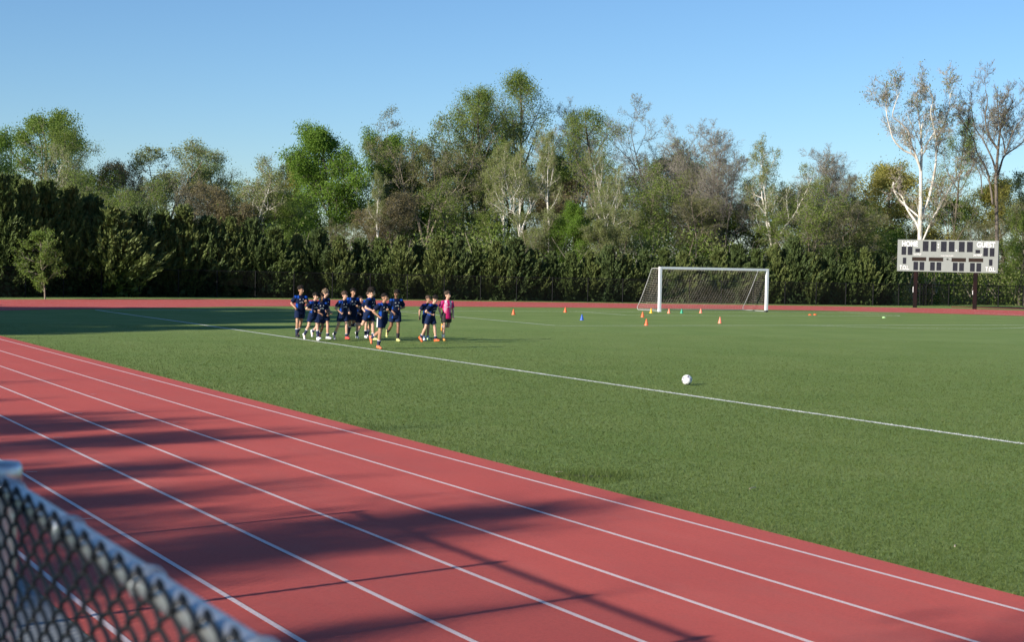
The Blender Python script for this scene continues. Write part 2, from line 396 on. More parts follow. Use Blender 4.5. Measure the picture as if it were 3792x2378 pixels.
# ================================================================== GOAL
M_GOALW = mat('white_goal_paint', (0.80, 0.82, 0.85), (0.72, 0.74, 0.78), 8, 0.4)
M_SUP = mat('grey_white_tube_paint', (0.42, 0.43, 0.44), (0.33, 0.34, 0.35), 8, 0.5)
M_NET = mat('white_net_cord', (0.60, 0.56, 0.48), (0.42, 0.36, 0.27), 3, 0.9)
gl_ = thing('football_goal', 'white full-size football goal with sloping net standing on the far goal line', 'goal', (GX, GY, 0))
GW, GH = 7.42, 2.44
for x in (0, GW):
    mb = MB(); mb.box((x, 0, (GH+.06)/2), (.14, .14, GH+.06)); po = mb.obj('post', M_GOALW, gl_)
    mb = MB(); mb.box((x, 0.0, 0.05), (.148, .148, .1)); mb.obj('base_sleeve', M_BLACK if x else M_GOALW, po)
mb = MB(); mb.box((GW/2, 0, GH+.0), (GW-.14, .13, .13)); mb.obj('crossbar', M_GOALW, gl_)
prof = np.array([(0.0, 2.42), (0.78, 2.40), (0.95, 2.2), (1.35, 1.5), (1.9, .62), (2.2, .2), (2.15, .06)])
pr = smooth_path([(p[0], p[1]) for p in prof], 6)
for x in (0.0, GW):
    mb = MB(); mb.tube([(x, .06, 2.40), (x, .70, 2.40)]+[(x, p[0], p[1]) for p in pr[7:]], .019, 7); mb.obj('net_support', M_SUP, gl_, True)
    mb = MB(); mb.tube([(x, .06, .05), (x, 2.15, .05)], .019, 7); mb.obj('base_bar', M_SUP, gl_, True)
mb = MB(); mb.tube([(0, 2.15, .05), (GW, 2.15, .05)], .019, 7); mb.obj('base_bar', M_SUP, gl_, True)
P0 = []; P1 = []
pd = np.concatenate([[0], np.cumsum(np.linalg.norm(np.diff(pr, axis=0), axis=1))])
nu = 42; nv = 27
def netp(u, v):
    x = u*GW; s = v*pd[-1]; y = np.interp(s, pd, pr[:, 0]); z = np.interp(s, pd, pr[:, 1])
    sag = 0.40*math.sin(PI*u)*math.sin(PI*min(1, v*1.1))*(0.6+0.4*math.cos(6*u))
    return np.array([x+.05*math.sin(5*v)*math.sin(PI*u), y-sag*.6, z-sag*.5])
gr = np.array([[netp(i/nu, j/nv) for j in range(nv+1)] for i in range(nu+1)])
for i in range(nu+1):
    for j in range(nv):
        P0.append(gr[i, j]); P1.append(gr[i, j+1])
        if i < nu: P0.append(gr[i, j]); P1.append(gr[i+1, j])
for x in (0.0, GW):
    for k in range(20):
        z = 0.06+k*0.125; ymax = np.interp(-z, -pr[:, 1], pr[:, 0]) if z < 2.4 else .78
        m_ = 5
        Q = [np.array([x+.10*math.sin(PI*q/m_), ymax*q/m_, z-.05*math.sin(PI*q/m_)]) for q in range(m_+1)]
        P0 += Q[:-1]; P1 += Q[1:]
    for k in range(17):
        y = 0.04+k*0.125; zm = np.interp(y, pr[:, 0][:-4], pr[:, 1][:-4])
        Q = [np.array([x+.10*math.sin(PI*q/5)*math.sin(PI*y/2.3), y, zm*q/5+.03]) for q in range(6)]
        P0 += Q[:-1]; P1 += Q[1:]
mb = MB(); mb.segs(P0, P1, .0029, .0029, 3); mb.obj('net', M_NET, gl_)

# ================================================================== SCOREBOARD
M_BOARD = mat('grey_green_scoreboard_panel', (0.205, 0.232, 0.222), (0.172, 0.197, 0.188), 1.5, 0.6, lo=0.3, hi=0.7)
M_DIGIT = mat('dark_digit_window', (0.012, 0.014, 0.022), (0.02, 0.022, 0.03), 6, 0.6, spec=.08)
M_BROWN = mat('brown_name_panel', (0.022, 0.016, 0.013), (0.03, 0.022, 0.018), 6, 0.8, spec=.05)
M_POST = mat('dark_brown_post_paint', (0.010, 0.008, 0.009), (0.019, 0.010, 0.010), 2, 0.9, spec=.05)
M_WHITE = mat('white_letter_vinyl', (0.82, 0.83, 0.83), (0.78, 0.79, 0.8), 8, 0.5)
SBD = 113.0
c0 = at(2111+2, 600, SBD); c1 = at(2350, 605, SBD*1.0-0.9)
bx = c1-c0; bx[2] = 0; BW = np.linalg.norm(bx); bx /= BW; by = np.array([-bx[1], bx[0], 0]); bz = np.array([0, 0, 1.])
cm = (c0+c1)/2; ztop = (at(2118, 562, SBD)[2]+at(2350, 569.5, SBD)[2])/2; zbot = (at(2111, 637, SBD)[2]+at(2346, 644, SBD)[2])/2
sb = thing('scoreboard', 'grey-green HOME and GUEST scoreboard on two dark posts beyond the track bend', 'scoreboard', (cm[0], cm[1], 0), math.atan2(bx[1], bx[0]))
BH = ztop-zbot
e0 = np.array([142., 25.]); ex = np.array([2247., 70.]); ey = np.array([-20., 703.])
INV = np.linalg.inv(np.stack([ex, ey], 1))
def sbm(px, py):
    a, b_ = INV @ (np.array([px, py], float)-e0); return (a-0.5)*BW, ztop-b_*BH
mb = MB(); mb.box((0, .13, (ztop+zbot)/2), (BW, .26, BH)); bd = mb.obj('panel', M_BOARD, sb)
mb = MB()
for a in (0.25, 0.5, 0.75): mb.box(((a-.5)*BW, -.0, (ztop+zbot)/2), (.012, .006, BH-.02))
mb.box((0, 0, (ztop+zbot)/2+.02), (BW-.02, .006, .012)); mb.obj('seam', mat('panel_seam', (.22, .24, .22)), bd)
def rect(x0, y0, x1, y1, name, m, par, t_=.012):
    xa, za = sbm((x0+x1)/2, (y0+y1)/2); w_ = (x1-x0)/2247*BW; h_ = (y1-y0)/703*BH
    mb = MB(); mb.box((xa, -t_/2-.003, za), (w_, t_, h_)); return mb.obj(name, m, par)
for q in [(708,73,835,298),(890,82,1015,304),(1116,88,1242,312),(1292,94,1418,318),(1516,100,1642,325),(1695,106,1822,331),
          (227,184,330,367),(368,187,472,372),(2055,242,2157,428),(2197,250,2298,433),(256,432,332,571),(2180,498,2256,634),
          (497,527,600,714),(637,532,740,718),(875,540,978,728),(1018,545,1122,730),(1382,558,1486,743),(1524,563,1628,748),(1764,570,1868,757),(1904,575,2008,762)]:
    rect(*q, 'digit_window', M_DIGIT, sb)
for q in [(540,236,643,315),(1883,284,1985,360)]: rect(*q, 'half_indicator', M_DIGIT, sb)
for q in [(466,425,785,508),(845,438,1166,522),(1354,455,1673,540),(1733,467,2052,550)]: rect(*q, 'name_panel', M_BROWN, sb)
def lamp(px, py, r):
    x, z = sbm(px, py); mb = MB(); mb.ell((x, -.012, z), (r, .012, r)); mb.obj('indicator_dot', M_WHITE, sb, True)
for q in ((1063, 152), (1062, 214), (1462, 295)): lamp(*q, .05)
def text(s, px0, py0, px1, py1, name='lettering', bold=0.02):
    cu = bpy.data.curves.new('t', 'FONT'); cu.body = s; cu.size = 1; cu.extrude = 0.01; cu.offset = bold
    tmp = bpy.data.objects.new('t', cu); COL.objects.link(tmp); bpy.context.view_layer.update()
    me = bpy.data.meshes.new_from_object(tmp.evaluated_get(bpy.context.evaluated_depsgraph_get()))
    bpy.data.objects.remove(tmp); bpy.data.curves.remove(cu)
    v = np.empty(len(me.vertices)*3); me.vertices.foreach_get('co', v); v = v.reshape(-1, 3)
    lo, hi = v.min(0), v.max(0)
    xa, za = sbm(px0, py1); w_ = (px1-px0)/2247*BW; h_ = (py1-py0)/703*BH
    nv_ = np.stack([xa+(v[:, 0]-lo[0])/(hi[0]-lo[0])*w_, -0.006-(v[:, 2]-lo[2])*.4, za+(v[:, 1]-lo[1])/(hi[1]-lo[1])*h_], 1)
    me.vertices.foreach_set('co', nv_.astype(np.float32).ravel()); me.materials.clear(); me.materials.append(M_WHITE); me.update()
    link(name, me, sb)
text('HOME', 238, 62, 596, 178, bold=.012); text('GUEST', 1914, 112, 2316, 228, bold=.012)
text('T.O.L.', 182, 600, 400, 695, bold=.008); text('T.O.L.', 2106, 664, 2322, 757, bold=.008)
text('1st HALF', 506, 333, 672, 380, bold=.0); text('2nd HALF', 1838, 372, 2020, 420, bold=.008)
# maker's line under the clock: unreadable small capitals, built as tiny letter strokes
xa, za = sbm(1255, 401); mb = MB(); rg = random.Random(4)
for k in range(17):
    x = xa-.40+k*.05; h_ = .055
    mb.box((x-.012, -.006, za), (.008, .006, h_)); mb.box((x+.012, -.006, za), (.008, .006, h_))
    mb.box((x, -.007, za+rg.choice((-.024, 0, .024))), (.017, .006, .008))
mb.box((xa, -.004, za-.03), (.86, .003, .006)); mb.obj('small_lettering', M_WHITE, sb)
# bird's nest wisp / dried creeper caught on the board
xa, za = sbm(1262, 478); mb = MB(); rr = np.random.default_rng(3)
for k in range(26):
    a = rr.uniform(0, 2*PI); l_ = rr.uniform(.05, .13)
    mb.segs([(xa, -.02, za)], [(xa+l_*math.cos(a), -.02-rr.uniform(0, .06), za+.7*l_*math.sin(a))], .006, .003, 3)
xb, zb = sbm(1340, 520); mb.segs([(xa+.05, -.02, za)], [(xb, -.02, zb)], .007, .005, 3); mb.obj('twig_clump', M_BROWN, sb)
for px in (548, 1885):
    x, z = sbm(px, 740); mb = MB(); mb.box((x, .13, (zbot-.002)/2), (.26, .20, zbot-.002)); po = mb.obj('post', M_POST, sb)
    mb = MB(); mb.box((x-.14, .02, 1.15 if px > 1000 else 1.25), (.03, .06, .28 if px > 1000 else .4)); mb.obj('notice_plate', M_WHITE, po)

# ================================================================== CONES, DISCS, BALL
def plastic(name, c): return mat(name, c, tuple(x*.8 for x in c), 9, 0.45)
MC = dict(orange=plastic('orange_plastic', (0.85, 0.13, 0.03)), pink=plastic('faded_orange_plastic', (0.85, 0.24, 0.15)), yellow=plastic('yellow_plastic', (0.85, 0.5, 0.02)),
          green=plastic('green_plastic', (0.02, 0.33, 0.18)), blue=plastic('blue_plastic', (0.02, 0.10, 0.5)), lime=plastic('lime_plastic', (0.5, 0.85, 0.35)))
def cone(dx, dy, col, label, h=.27, white=False):
    p = gp(dx, dy); t_ = thing('training_cone', label, 'cone', (p[0], p[1], 0), group='training cones on the pitch')
    mb = MB(); mb.tube([(0, 0, .012), (0, 0, .03), (0, 0, .05), (0, 0, h*.55), (0, 0, h*.96), (0, 0, h)], [.088, .085, .078, .048, .02, .012], 16)
    mb.obj('cone_body', MC[col], t_, True)
    mb = MB(); mb.tube([(0, 0, .0), (0, 0, .014)], [.108, .105], 16); mb.obj('base', MC[col], t_)
    if white:
        mb = MB(); mb.tube([(0, 0, h*.42), (0, 0, h*.72)], [.0605, .0385], 16, cap=False); mb.obj('white_band', M_WHITE, t_, True)
for a in [(1209, 741, 'orange', 'small red-orange cone nearest the pink-shirted runner, on the shaded grass', .27),
          (1331, 735.5, 'orange', 'orange cone on the goal line left of the blue cone', .27),
          (1370, 754, 'blue', 'blue training cone between the runners and the goal', .27),
          (1522, 766.5, 'orange', 'orange cone standing on the penalty area line in front of the left goalpost', .29),
          (1513, 747, 'orange', 'orange cone just left of the yellow cone outside the goal area line', .27),
          (1533, 737.5, 'yellow', 'yellow cone just outside the left goalpost', .27),
          (1575, 738, 'pink', 'faded orange cone inside the goal mouth between the left post and the green cone', .26),
          (1605, 738, 'green', 'green cone in the goal mouth', .26),
          (1650, 737.5, 'pink', 'faded orange cone near the middle of the goal mouth, right of the green cone', .26),
          (1695, 761.5, 'pink', 'orange cone alone in front of the goal between the goal area and penalty lines', .30)]:
    cone(a[0], a[1], a[2], a[3], a[4])
for dx, dy, c, l in [(1907, 742.3, 'orange', 'flat orange disc marker right of the goal, left of two'), (1919, 741.8, 'orange', 'flat orange disc marker right of the goal, right of two'),
                     (2081, 748.5, 'lime', 'small pale green disc marker on the grass before the scoreboard')]:
    p = gp(dx, dy); mb = MB(); mb.tube([(0, 0, 0), (0, 0, .02), (0, 0, .055), (0, 0, .06)], [.105, .10, .05, .03], 16)
    o = mb.obj('disc_marker', MC[c], None, True); o.location = (p[0], p[1], 0); tag(o, l, 'disc cone', 'flat disc markers')
M_BALLW = mat('white_ball_panel', (0.82, 0.82, 0.86), (0.78, 0.78, 0.83), 12, 0.35)
M_BALLK = mat('dark_ball_panel', (0.03, 0.035, 0.08), (0.05, 0.05, 0.1), 12, 0.35)
p = gp(1617.2, 906.8); ball = thing('football', 'white football with dark patches lying alone on the grass beyond the touchline', 'ball', (p[0], p[1], .112), R(20))
mb = MB(); mb.ell((0, 0, 0), (.112, .112, .112), nu=32, nv=20); mb.obj('cover', M_BALLW, ball, True)
# dark three-lobed patches, each a curved piece lying on the cover
vd = np.array([0, 0, CAM_H])-np.array([p[0], p[1], .1]); vd /= np.linalg.norm(vd)
rz = Matrix.Rotation(-R(20), 3, 'Z'); vd = np.array(rz @ Vector(vd)); side = np.cross([0, 0, 1.], vd); side /= np.linalg.norm(side); uu = np.cross(vd, side)
for k, (sx, sy, sc, rot_) in enumerate([(.22, .62, .30, .3), (.78, .05, .36, 1.2), (-.72, .33, .28, 0), (-.83, -.28, .26, .5), (.12, -.9, .42, 2.0), (.6, -.72, .38, .4)]):
    dz = math.sqrt(max(.02, 1-sx*sx-sy*sy)); c_ = side*sx+uu*sy+vd*dz; c_ /= np.linalg.norm(c_)
    e1 = np.cross(c_, [0.1, .2, 1.]); e1 /= np.linalg.norm(e1); e2 = np.cross(c_, e1)
    mb = MB(); n = 24; ringv = []
    for q in range(n):
        a = 2*PI*q/n; rr_ = sc*(0.55+.45*math.cos(3*a+rot_))*.9+.06
        d = c_*math.cos(rr_)+(e1*math.cos(a)+e2*math.sin(a))*math.sin(rr_); ringv.append(d/np.linalg.norm(d)*.1135)
    mid = [(np.array(v)+c_*.1135)/2 for v in ringv]; mid = [m_/np.linalg.norm(m_)*.1135 for m_ in mid]
    V = ringv+mid+[c_*.1135]; mb.add(V, [[q, (q+1) % n, n+(q+1) % n, n+q] for q in range(n)]); mb.add(V, [[n+q, n+(q+1) % n, 2*n] for q in range(n)])
    mb.obj('patch', M_BALLK, ball, True)

# small litter near the track edge
M_STICK = mat('pale_dry_stick', (0.5, 0.42, 0.33), (0.3, 0.24, 0.18), 30, 0.8)
for (sx, sy, l_, a, lab) in [(2072, 1758, .10, -.6, 'short pale stick beside the turf hump at the track edge'), (2788, 1818, .16, -.2, 'thin pale twig alone on the grass left of the far right corner'),
                             (3537, 2034, .09, .1, 'tiny orange-brown scrap on the grass near the right end of the track')]:
    p = gp(sx/K, sy/K); mb = MB(); v = np.array([math.cos(a+.6), math.sin(a+.6)])*l_/2
    mb.tube([(-v[0], -v[1], .03), (0, .006, .036), (v[0], v[1], .028)], [.007, .006, .004], 6); o = mb.obj('stick', M_STICK, None, True)
    o.location = (p[0], p[1], 0); tag(o, lab, 'stick')

# scuffed turf dip beside the track edge; dark soil colour stands in for its shade
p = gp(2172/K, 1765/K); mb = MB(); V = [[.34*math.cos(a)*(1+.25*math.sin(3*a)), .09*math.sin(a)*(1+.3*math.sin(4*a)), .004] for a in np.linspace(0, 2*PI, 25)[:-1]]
mb.poly(V); o = mb.obj('turf_dip_shade', mat('dip_shade_soil', (.07, .06, .04), (.10, .10, .055), 14, .95, .6, 50)); o.location = (p[0], p[1], 0); o.rotation_euler = (0, 0, R(-28)); tag(o, kind='structure')

# ================================================================== PEOPLE
SKIN = dict(fair=mat('fair_skin', (.56, .34, .25), (.50, .29, .21), 8, .5), tan=mat('tan_skin', (.40, .22, .14), (.34, .18, .115), 8, .5), brown=mat('brown_skin', (.24, .12, .07), (.20, .10, .06), 8, .5))
HAIRM = dict(black=mat('black_hair', (.010, .008, .007), (.02, .016, .013), 60, .75, .6, 90, spec=.15), brown=mat('brown_hair', (.035, .02, .012), (.065, .038, .022), 60, .75, .6, 90), sandy=mat('sandy_hair', (.10, .065, .035), (.17, .115, .065), 60, .5, .6, 90))
def shirt_mat():
    m, t, b = new_mat('navy_training_shirt'); sep = node(t, 'ShaderNodeSeparateXYZ'); t.links.new(node(t, 'ShaderNodeTexCoord').outputs['Object'], sep.inputs[0])
    x = mth(t, 'ABSOLUTE', sep.outputs[0]); z = sep.outputs[2]
    side = mth(t, 'MULTIPLY', sharpen(t, x, .112, .124), mth(t, 'SUBTRACT', 1, sharpen(t, z, 1.12, 1.16)))
    sh = mth(t, 'MULTIPLY', mth(t, 'MULTIPLY', sharpen(t, z, 1.315, 1.325), sharpen(t, x, .085, .10)), mth(t, 'SUBTRACT', 1, sharpen(t, x, .215, .225)))
    f = mth(t, 'ADD', side, sh, True)
    t.links.new(mixc(t, f, (.0045, .010, .036), (.006, .058, .33)), b.inputs['Base Color']); b.inputs['Roughness'].default_value = .85; b.inputs['Specular IOR Level'].default_value = .15
    bump(t, b, noise(t, 14, 3), .5, .02); return m
def pink_mat():
    m, t, b = new_mat('magenta_patterned_shirt'); sep = node(t, 'ShaderNodeSeparateXYZ'); t.links.new(node(t, 'ShaderNodeTexCoord').outputs['Object'], sep.inputs[0])
    x = mth(t, 'ABSOLUTE', sep.outputs[0]); z = sep.outputs[2]
    band = mth(t, 'MULTIPLY', sharpen(t, x, .045, .055), mth(t, 'SUBTRACT', 1, sharpen(t, x, .135, .15)))
    fade = sharpen(t, z, .92, 1.18); nz = sharpen(t, noise(t, 16, 4, .6), .38, .58)
    f = mth(t, 'MULTIPLY', mth(t, 'MULTIPLY', band, fade), mth(t, 'ADD', mth(t, 'MULTIPLY', nz, .7), .3))
    c = mixc(t, f, (.72, .008, .16), (.60, .50, .62)); c = mixc(t, sharpen(t, x, .19, .205), c, (.33, .01, .14))
    t.links.new(c, b.inputs['Base Color']); b.inputs['Roughness'].default_value = .7; bump(t, b, noise(t, 14, 3), .5, .02); return m
M_SHIRT = shirt_mat(); M_PINK = pink_mat()
M_SHORT = mat('navy_shorts', (.006, .014, .048), (.008, .018, .06), 6, .85, .4, 14, spec=.15); M_BSHORT = mat('black_shorts', (.010, .010, .012), (.016, .016, .018), 6, .75, .4, 14)
M_SOCK = dict(navy=mat('navy_sock', (.012, .018, .06), (.02, .028, .08), 20, .85), white=mat('white_sock', (.72, .72, .74), (.62, .62, .66), 20, .85), black=mat('black_sock', (.01, .01, .014), (.02, .02, .025), 20, .85),
              blue=mat('pale_blue_sock', (.25, .38, .62), (.22, .33, .55), 20, .85))
M_BOOT = {k: mat(k+'_boot', c, tuple(v*.75 for v in c), 14, .4) for k, c in dict(white=(.74, .74, .78), orange=(.85, .13, .03), black=(.02, .02, .024), yellow=(.74, .70, .28), amber=(.85, .36, .08), red=(.75, .10, .08), coral=(.85, .22, .10), lime=(.55, .75, .35)).items()}
M_EYE = mat('dark_eye', (.015, .01, .01)); M_LIP = mat('lip', (.33, .12, .10), (.28, .10, .09), 9, .5)

def rotx(a): c, s = math.cos(a), math.sin(a); return np.array([[1, 0, 0], [0, c, -s], [0, s, c]])
def roty(a): c, s = math.cos(a), math.sin(a); return np.array([[c, 0, s], [0, 1, 0], [-s, 0, c]])
def rotz(a): c, s = math.cos(a), math.sin(a); return np.array([[c, -s, 0], [s, c, 0], [0, 0, 1]])
def remesh(o, vox, it=3, fac=.5):
    m = o.modifiers.new('remesh', 'REMESH'); m.mode = 'VOXEL'; m.voxel_size = vox; m.use_smooth_shade = True
    if it: s = o.modifiers.new('smooth', 'SMOOTH'); s.factor = fac; s.iterations = it
    REM.append(o)
REM = []
def frame_to(d, hint=(0, -1, 0)):
    z = nrm(np.array(d, float)); x = np.cross(hint, z); x = nrm(x) if np.linalg.norm(x) > 1e-3 else np.array([1., 0, 0]); y = np.cross(z, x); return np.stack([x, y, z], 1)

def person(label, dx, dy, H, face, skin, hair, hstyle, legs, arms, head=(0, 0), lean=6, twist=0, boots=('white', 'white'), socks=('navy', 'navy'), sockh=.5, kit='navy', back=0, stripe=False, group='young players jogging in a pack'):
    """legs: R then L (pitch forward, knee bend, out, ankle); arms: R then L (pitch, out, elbow, inward)"""
    p = gp(dx, dy); root = thing('person', label, 'person', (p[0], p[1], 0), R(face), group, H/1.72)
    body = MB(); shirt = MB(); shorts = MB(); sockm = [MB(), MB()]; bootm = [MB(), MB()]
    hipz = .91; low = 9; J = {}
    for i, sd in ((0, -1), (1, 1)):
        pt, kn, out, ank = legs[i]; a = R(pt); k = R(pt-kn)
        hp_ = np.array([sd*.088, 0, hipz-.02]); th = nrm(np.array([sd*math.sin(R(out)), -math.sin(a), -math.cos(a)])); kne = hp_+th*.41
        sh = nrm(np.array([sd*math.sin(R(out*.3)), -math.sin(k), -math.cos(k)])); an = kne+sh*.40
        f = k-R(ank); toe = nrm(np.array([sd*.08, -math.cos(f), math.sin(f)]))
        J[i] = (hp_, kne, an, toe, sh, th); heel = an+sh*.07-toe*.045; tp = an+toe*.17+sh*.065
        low = min(low, (heel-np.array([0, 0, .03]))[2], (tp-np.array([0, 0, .02]))[2])
    dz = np.array([0, 0, -low])
    for i, sd in ((0, -1), (1, 1)):
        hp_, kne, an, toe, sh, th = J[i]; hp_ = hp_+dz; kne = kne+dz; an = an+dz
        body.capsule(hp_, kne, .078, .052); calf = kne+(an-kne)*.32-np.cross([1., 0, 0], sh)*-.0
        body.capsule(kne, calf, .050, .053); body.capsule(calf, an, .052, .034); body.ell(kne+np.array([0, -.012, 0]), (.047, .047, .052))
        bk = np.cross(np.array([1., 0, 0]), sh); bk = bk if bk[1] > 0 else -bk
        body.ell(kne+(an-kne)*.3+bk*.016, (.046, .046, .10), frame_to(sh, (1, 0, 0)))
        body.capsule(an, an+toe*.12+sh*.05, .034, .028)
        # shorts leg
        q = hp_+th*.27; P = [hp_+np.array([0, 0, .03]), hp_+th*.09, hp_+th*.18, q]
        shorts.tube(P, [.100, .103, .104, .108], 14); shorts.ell(hp_, (.105, .11, .11))
        # sock
        s0 = kne+(an-kne)*(1-sockh); sockm[i].tube([s0, s0+(an-s0)*.35, s0+(an-s0)*.7, an+sh*.01], [.059, .058, .047, .041], 12); sockm[i].ell(an, (.041, .044, .041))
        # boot
        Fm = np.stack([np.cross(toe, -sh), toe, -sh], 1); Fm[:, 0] = nrm(Fm[:, 0]); Fm[:, 2] = nrm(np.cross(Fm[:, 0], Fm[:, 1]))
        sole = an-Fm[:, 2]*.062
        bootm[i].ell(sole+toe*.05+Fm[:, 2]*.022, (.044, .135, .036), Fm); bootm[i].ell(sole+toe*.125+Fm[:, 2]*.018, (.047, .062, .030), Fm)
        bootm[i].ell(sole-toe*.035+Fm[:, 2]*.035, (.038, .048, .052), Fm); bootm[i].capsule(an-Fm[:, 2]*.01, sole+toe*.06+Fm[:, 2]*.03, .043, .038)
        bootm[i].box(sole+toe*.045-Fm[:, 2]*.006, (.07, .25, .016), Fm)
    hip = np.array([0, 0, hipz])+dz; M = rotz(R(twist)) @ rotx(R(lean))
    U = lambda x, y, z: hip+M @ np.array([x, y, z])
    body.ell(hip, (.135, .095, .11)); body.tube([U(0, 0, 0), U(0, 0, .15), U(0, 0, .30), U(0, .0, .42), U(0, 0, .47)], [.10, .088, .095, .075, .05], 16)
    body.ell(U(0, .0, .30), (.125, .070, .13), M); body.ell(U(0, 0, .41), (.135, .055, .045), M)
    body.capsule(U(0, .008, .45), U(0, -.012, .545), .052, .048)
    # shirt: loose body, hem over the shorts
    prof_ = [(-.17, .158, .122), (-.06, .152, .118), (.05, .150, .112), (.16, .150, .112), (.28, .162, .118), (.36, .170, .108), (.415, .140, .088), (.475, .078, .064)]
    V = []; nn = 28
    for z, a, b_ in prof_:
        hz = 1.0
        for j in range(nn):
            th = 2*PI*j/nn; c_, s_ = math.cos(th), math.sin(th); e = .82
            V.append(U(a*math.copysign(abs(c_)**e, c_), b_*math.copysign(abs(s_)**e, s_), z) if z > 0 else hip+(M*(.5)+np.eye(3)*.5) @ np.array([a*math.copysign(abs(c_)**e, c_), b_*math.copysign(abs(s_)**e, s_), z]))
    F = [[i*nn+j, i*nn+(j+1) % nn, (i+1)*nn+(j+1) % nn, (i+1)*nn+j] for i in range(len(prof_)-1) for j in range(nn)]
    shirt.add(V, F); c0_ = np.mean(V[:nn], 0); c1_ = np.mean(V[-nn:], 0)
    shirt.add(np.vstack([V[:nn], [c0_]]), [[(j+1) % nn, j, nn] for j in range(nn)]); shirt.add(np.vstack([V[-nn:], [c1_]]), [[j, (j+1) % nn, nn] for j in range(nn)])
    shorts.ell(hip+np.array([0, 0, -.01]), (.158, .118, .12))
    for i, sd in ((0, -1), (1, 1)):
        pt, out, el, inw = [R(v) for v in arms[i][:4]]
        s0 = U(sd*.165, 0, .40); ud = nrm(M @ np.array([sd*math.sin(out), -math.sin(pt)*math.cos(out), -math.cos(pt)*math.cos(out)])); e0 = s0+ud*.265
        q = pt+el; fd_ = nrm(M @ np.array([-sd*math.sin(inw)+sd*math.sin(out)*.2, -math.sin(q)*math.cos(inw), -math.cos(q)*math.cos(inw)])); w0 = e0+fd_*.225
        body.capsule(s0, e0, .050, .040); body.capsule(e0, e0+fd_*.08, .040, .041); body.capsule(e0+fd_*.08, w0, .040, .026)
        shirt.ell(s0, (.066, .070, .062)); shirt.tube([s0-ud*.02, s0+ud*.07, s0+ud*.14, s0+ud*.20], [.074, .074, .076, .078], 14)
        # hand: palm, four curled fingers of different lengths, thumb from the side of the palm
        ax = frame_to(fd_, M @ np.array([sd*1., 0, 0])); pal = w0+fd_*.045; curl = arms[i][4] if len(arms[i]) > 4 else 1.0
        body.ell(pal, (.018, .038, .048), ax); body.capsule(w0, pal, .025, .024)
        inn = ax[:, 0]*(1 if (ax[:, 0] @ (M @ np.array([-sd*1., 0, 0]))) > 0 else -1)
        for f_, (off, ln) in enumerate([(-.030, .030), (-.010, .034), (.010, .032), (.029, .025)]):
            k0 = pal+fd_*.038+ax[:, 1]*off; d1 = nrm(fd_*math.cos(1.1*curl)+inn*math.sin(1.1*curl)); d2 = nrm(fd_*math.cos(2.3*curl)+inn*math.sin(2.3*curl)); d3 = nrm(fd_*math.cos(3.0*curl)+inn*math.sin(3.0*curl))
            k1 = k0+d1*ln; k2 = k1+d2*ln*.75; k3 = k2+d3*ln*.6
            body.capsule(k0, k1, .0095, .009, 8); body.capsule(k1, k2, .009, .0085, 8); body.capsule(k2, k3, .0085, .0075, 8)
        t0_ = pal-fd_*.015-ax[:, 1]*.034; t1_ = t0_+nrm(fd_*.7-ax[:, 1]*.5+inn*.4)*.034; t2_ = t1_+nrm(fd_*.8+inn*.6+ax[:, 1]*.1)*.028
        body.capsule(t0_, t1_, .012, .0105, 8); body.capsule(t1_, t2_, .0105, .009, 8)
    # head
    hd = M @ rotz(R(head[0])) @ rotx(R(head[1])-R(lean)*.8); hc = U(0, -.024, .632)
    Hh = lambda x, y, z: hc+hd @ np.array([x, y, z])
    body.ell(Hh(0, .012, .025), (.077, .094, .096), hd, 18, 12); body.ell(Hh(0, -.018, -.035), (.060, .070, .078), hd, 16, 10); body.ell(Hh(0, -.052, -.088), (.030, .028, .022), hd)
    body.capsule(Hh(0, .0, -.05), U(0, -.01, .50), .050, .050)
    body.capsule(Hh(0, -.088, .012), Hh(0, -.106, -.022), .008, .0135, 8); body.ell(Hh(0, -.092, -.030), (.017, .014, .009), hd)
    body.ell(Hh(0, -.080, .028), (.050, .014, .009), hd); body.ell(Hh(0, -.086, -.055), (.022, .010, .009), hd)
    for sd in (-1, 1):
        body.ell(Hh(sd*.078, .012, -.005), (.010, .020, .030), hd); body.ell(Hh(sd*.042, -.062, -.022), (.022, .022, .020), hd)
    bo = body.obj('body', SKIN[skin], root); remesh(bo, .0085, 2, .4)
    sh_ = shirt.obj('shirt', M_PINK if kit == 'pink' else M_SHIRT, root); remesh(sh_, .012, 3, .5)
    so_ = shorts.obj('shorts', M_BSHORT if kit == 'pink' else M_SHORT, root); remesh(so_, .014, 4, .6)
    if stripe:
        hp_, kne, an, toe, shn, th = J[0]; hp_ = hp_+dz; q = hp_+th*.25; d_ = np.array([-1., 0, 0])
        mb = MB(); a0 = hp_+d_*.108+np.array([0, 0, .03]); a1 = q+d_*.114
        mb.tube([a0+(a1-a0)*k/6 for k in range(7)], .019, 8); o = mb.obj('side_stripe', M_WHITE, so_)
    for i in (0, 1):
        o = sockm[i].obj('sock', M_SOCK[socks[i]], root); remesh(o, .012, 2)
        if socks[i] == 'navy':
            hp_, kne, an, toe, shn, th = J[i]; kne = kne+dz; an = an+dz; s0 = kne+(an-kne)*(1-sockh)
            mb = MB(); mb.tube([s0, s0+(an-s0)*.09], [.0605, .0605], 12); mb.obj('sock_band', M_SOCK['white'], o, True)
        o = bootm[i].obj('boot', M_BOOT[boots[i]], root); remesh(o, .010, 2)
    # hair
    hm = MB(); rg2 = np.random.default_rng(int(dx*10))
    cap = dict(short=(.097, .114, .108, .040), buzz=(.087, .105, .101, .036), curly=(.104, .118, .118, .048), afro=(.128, .136, .132, .058), straight=(.098, .112, .112, .036), tousled=(.103, .115, .116, .044))[hstyle]
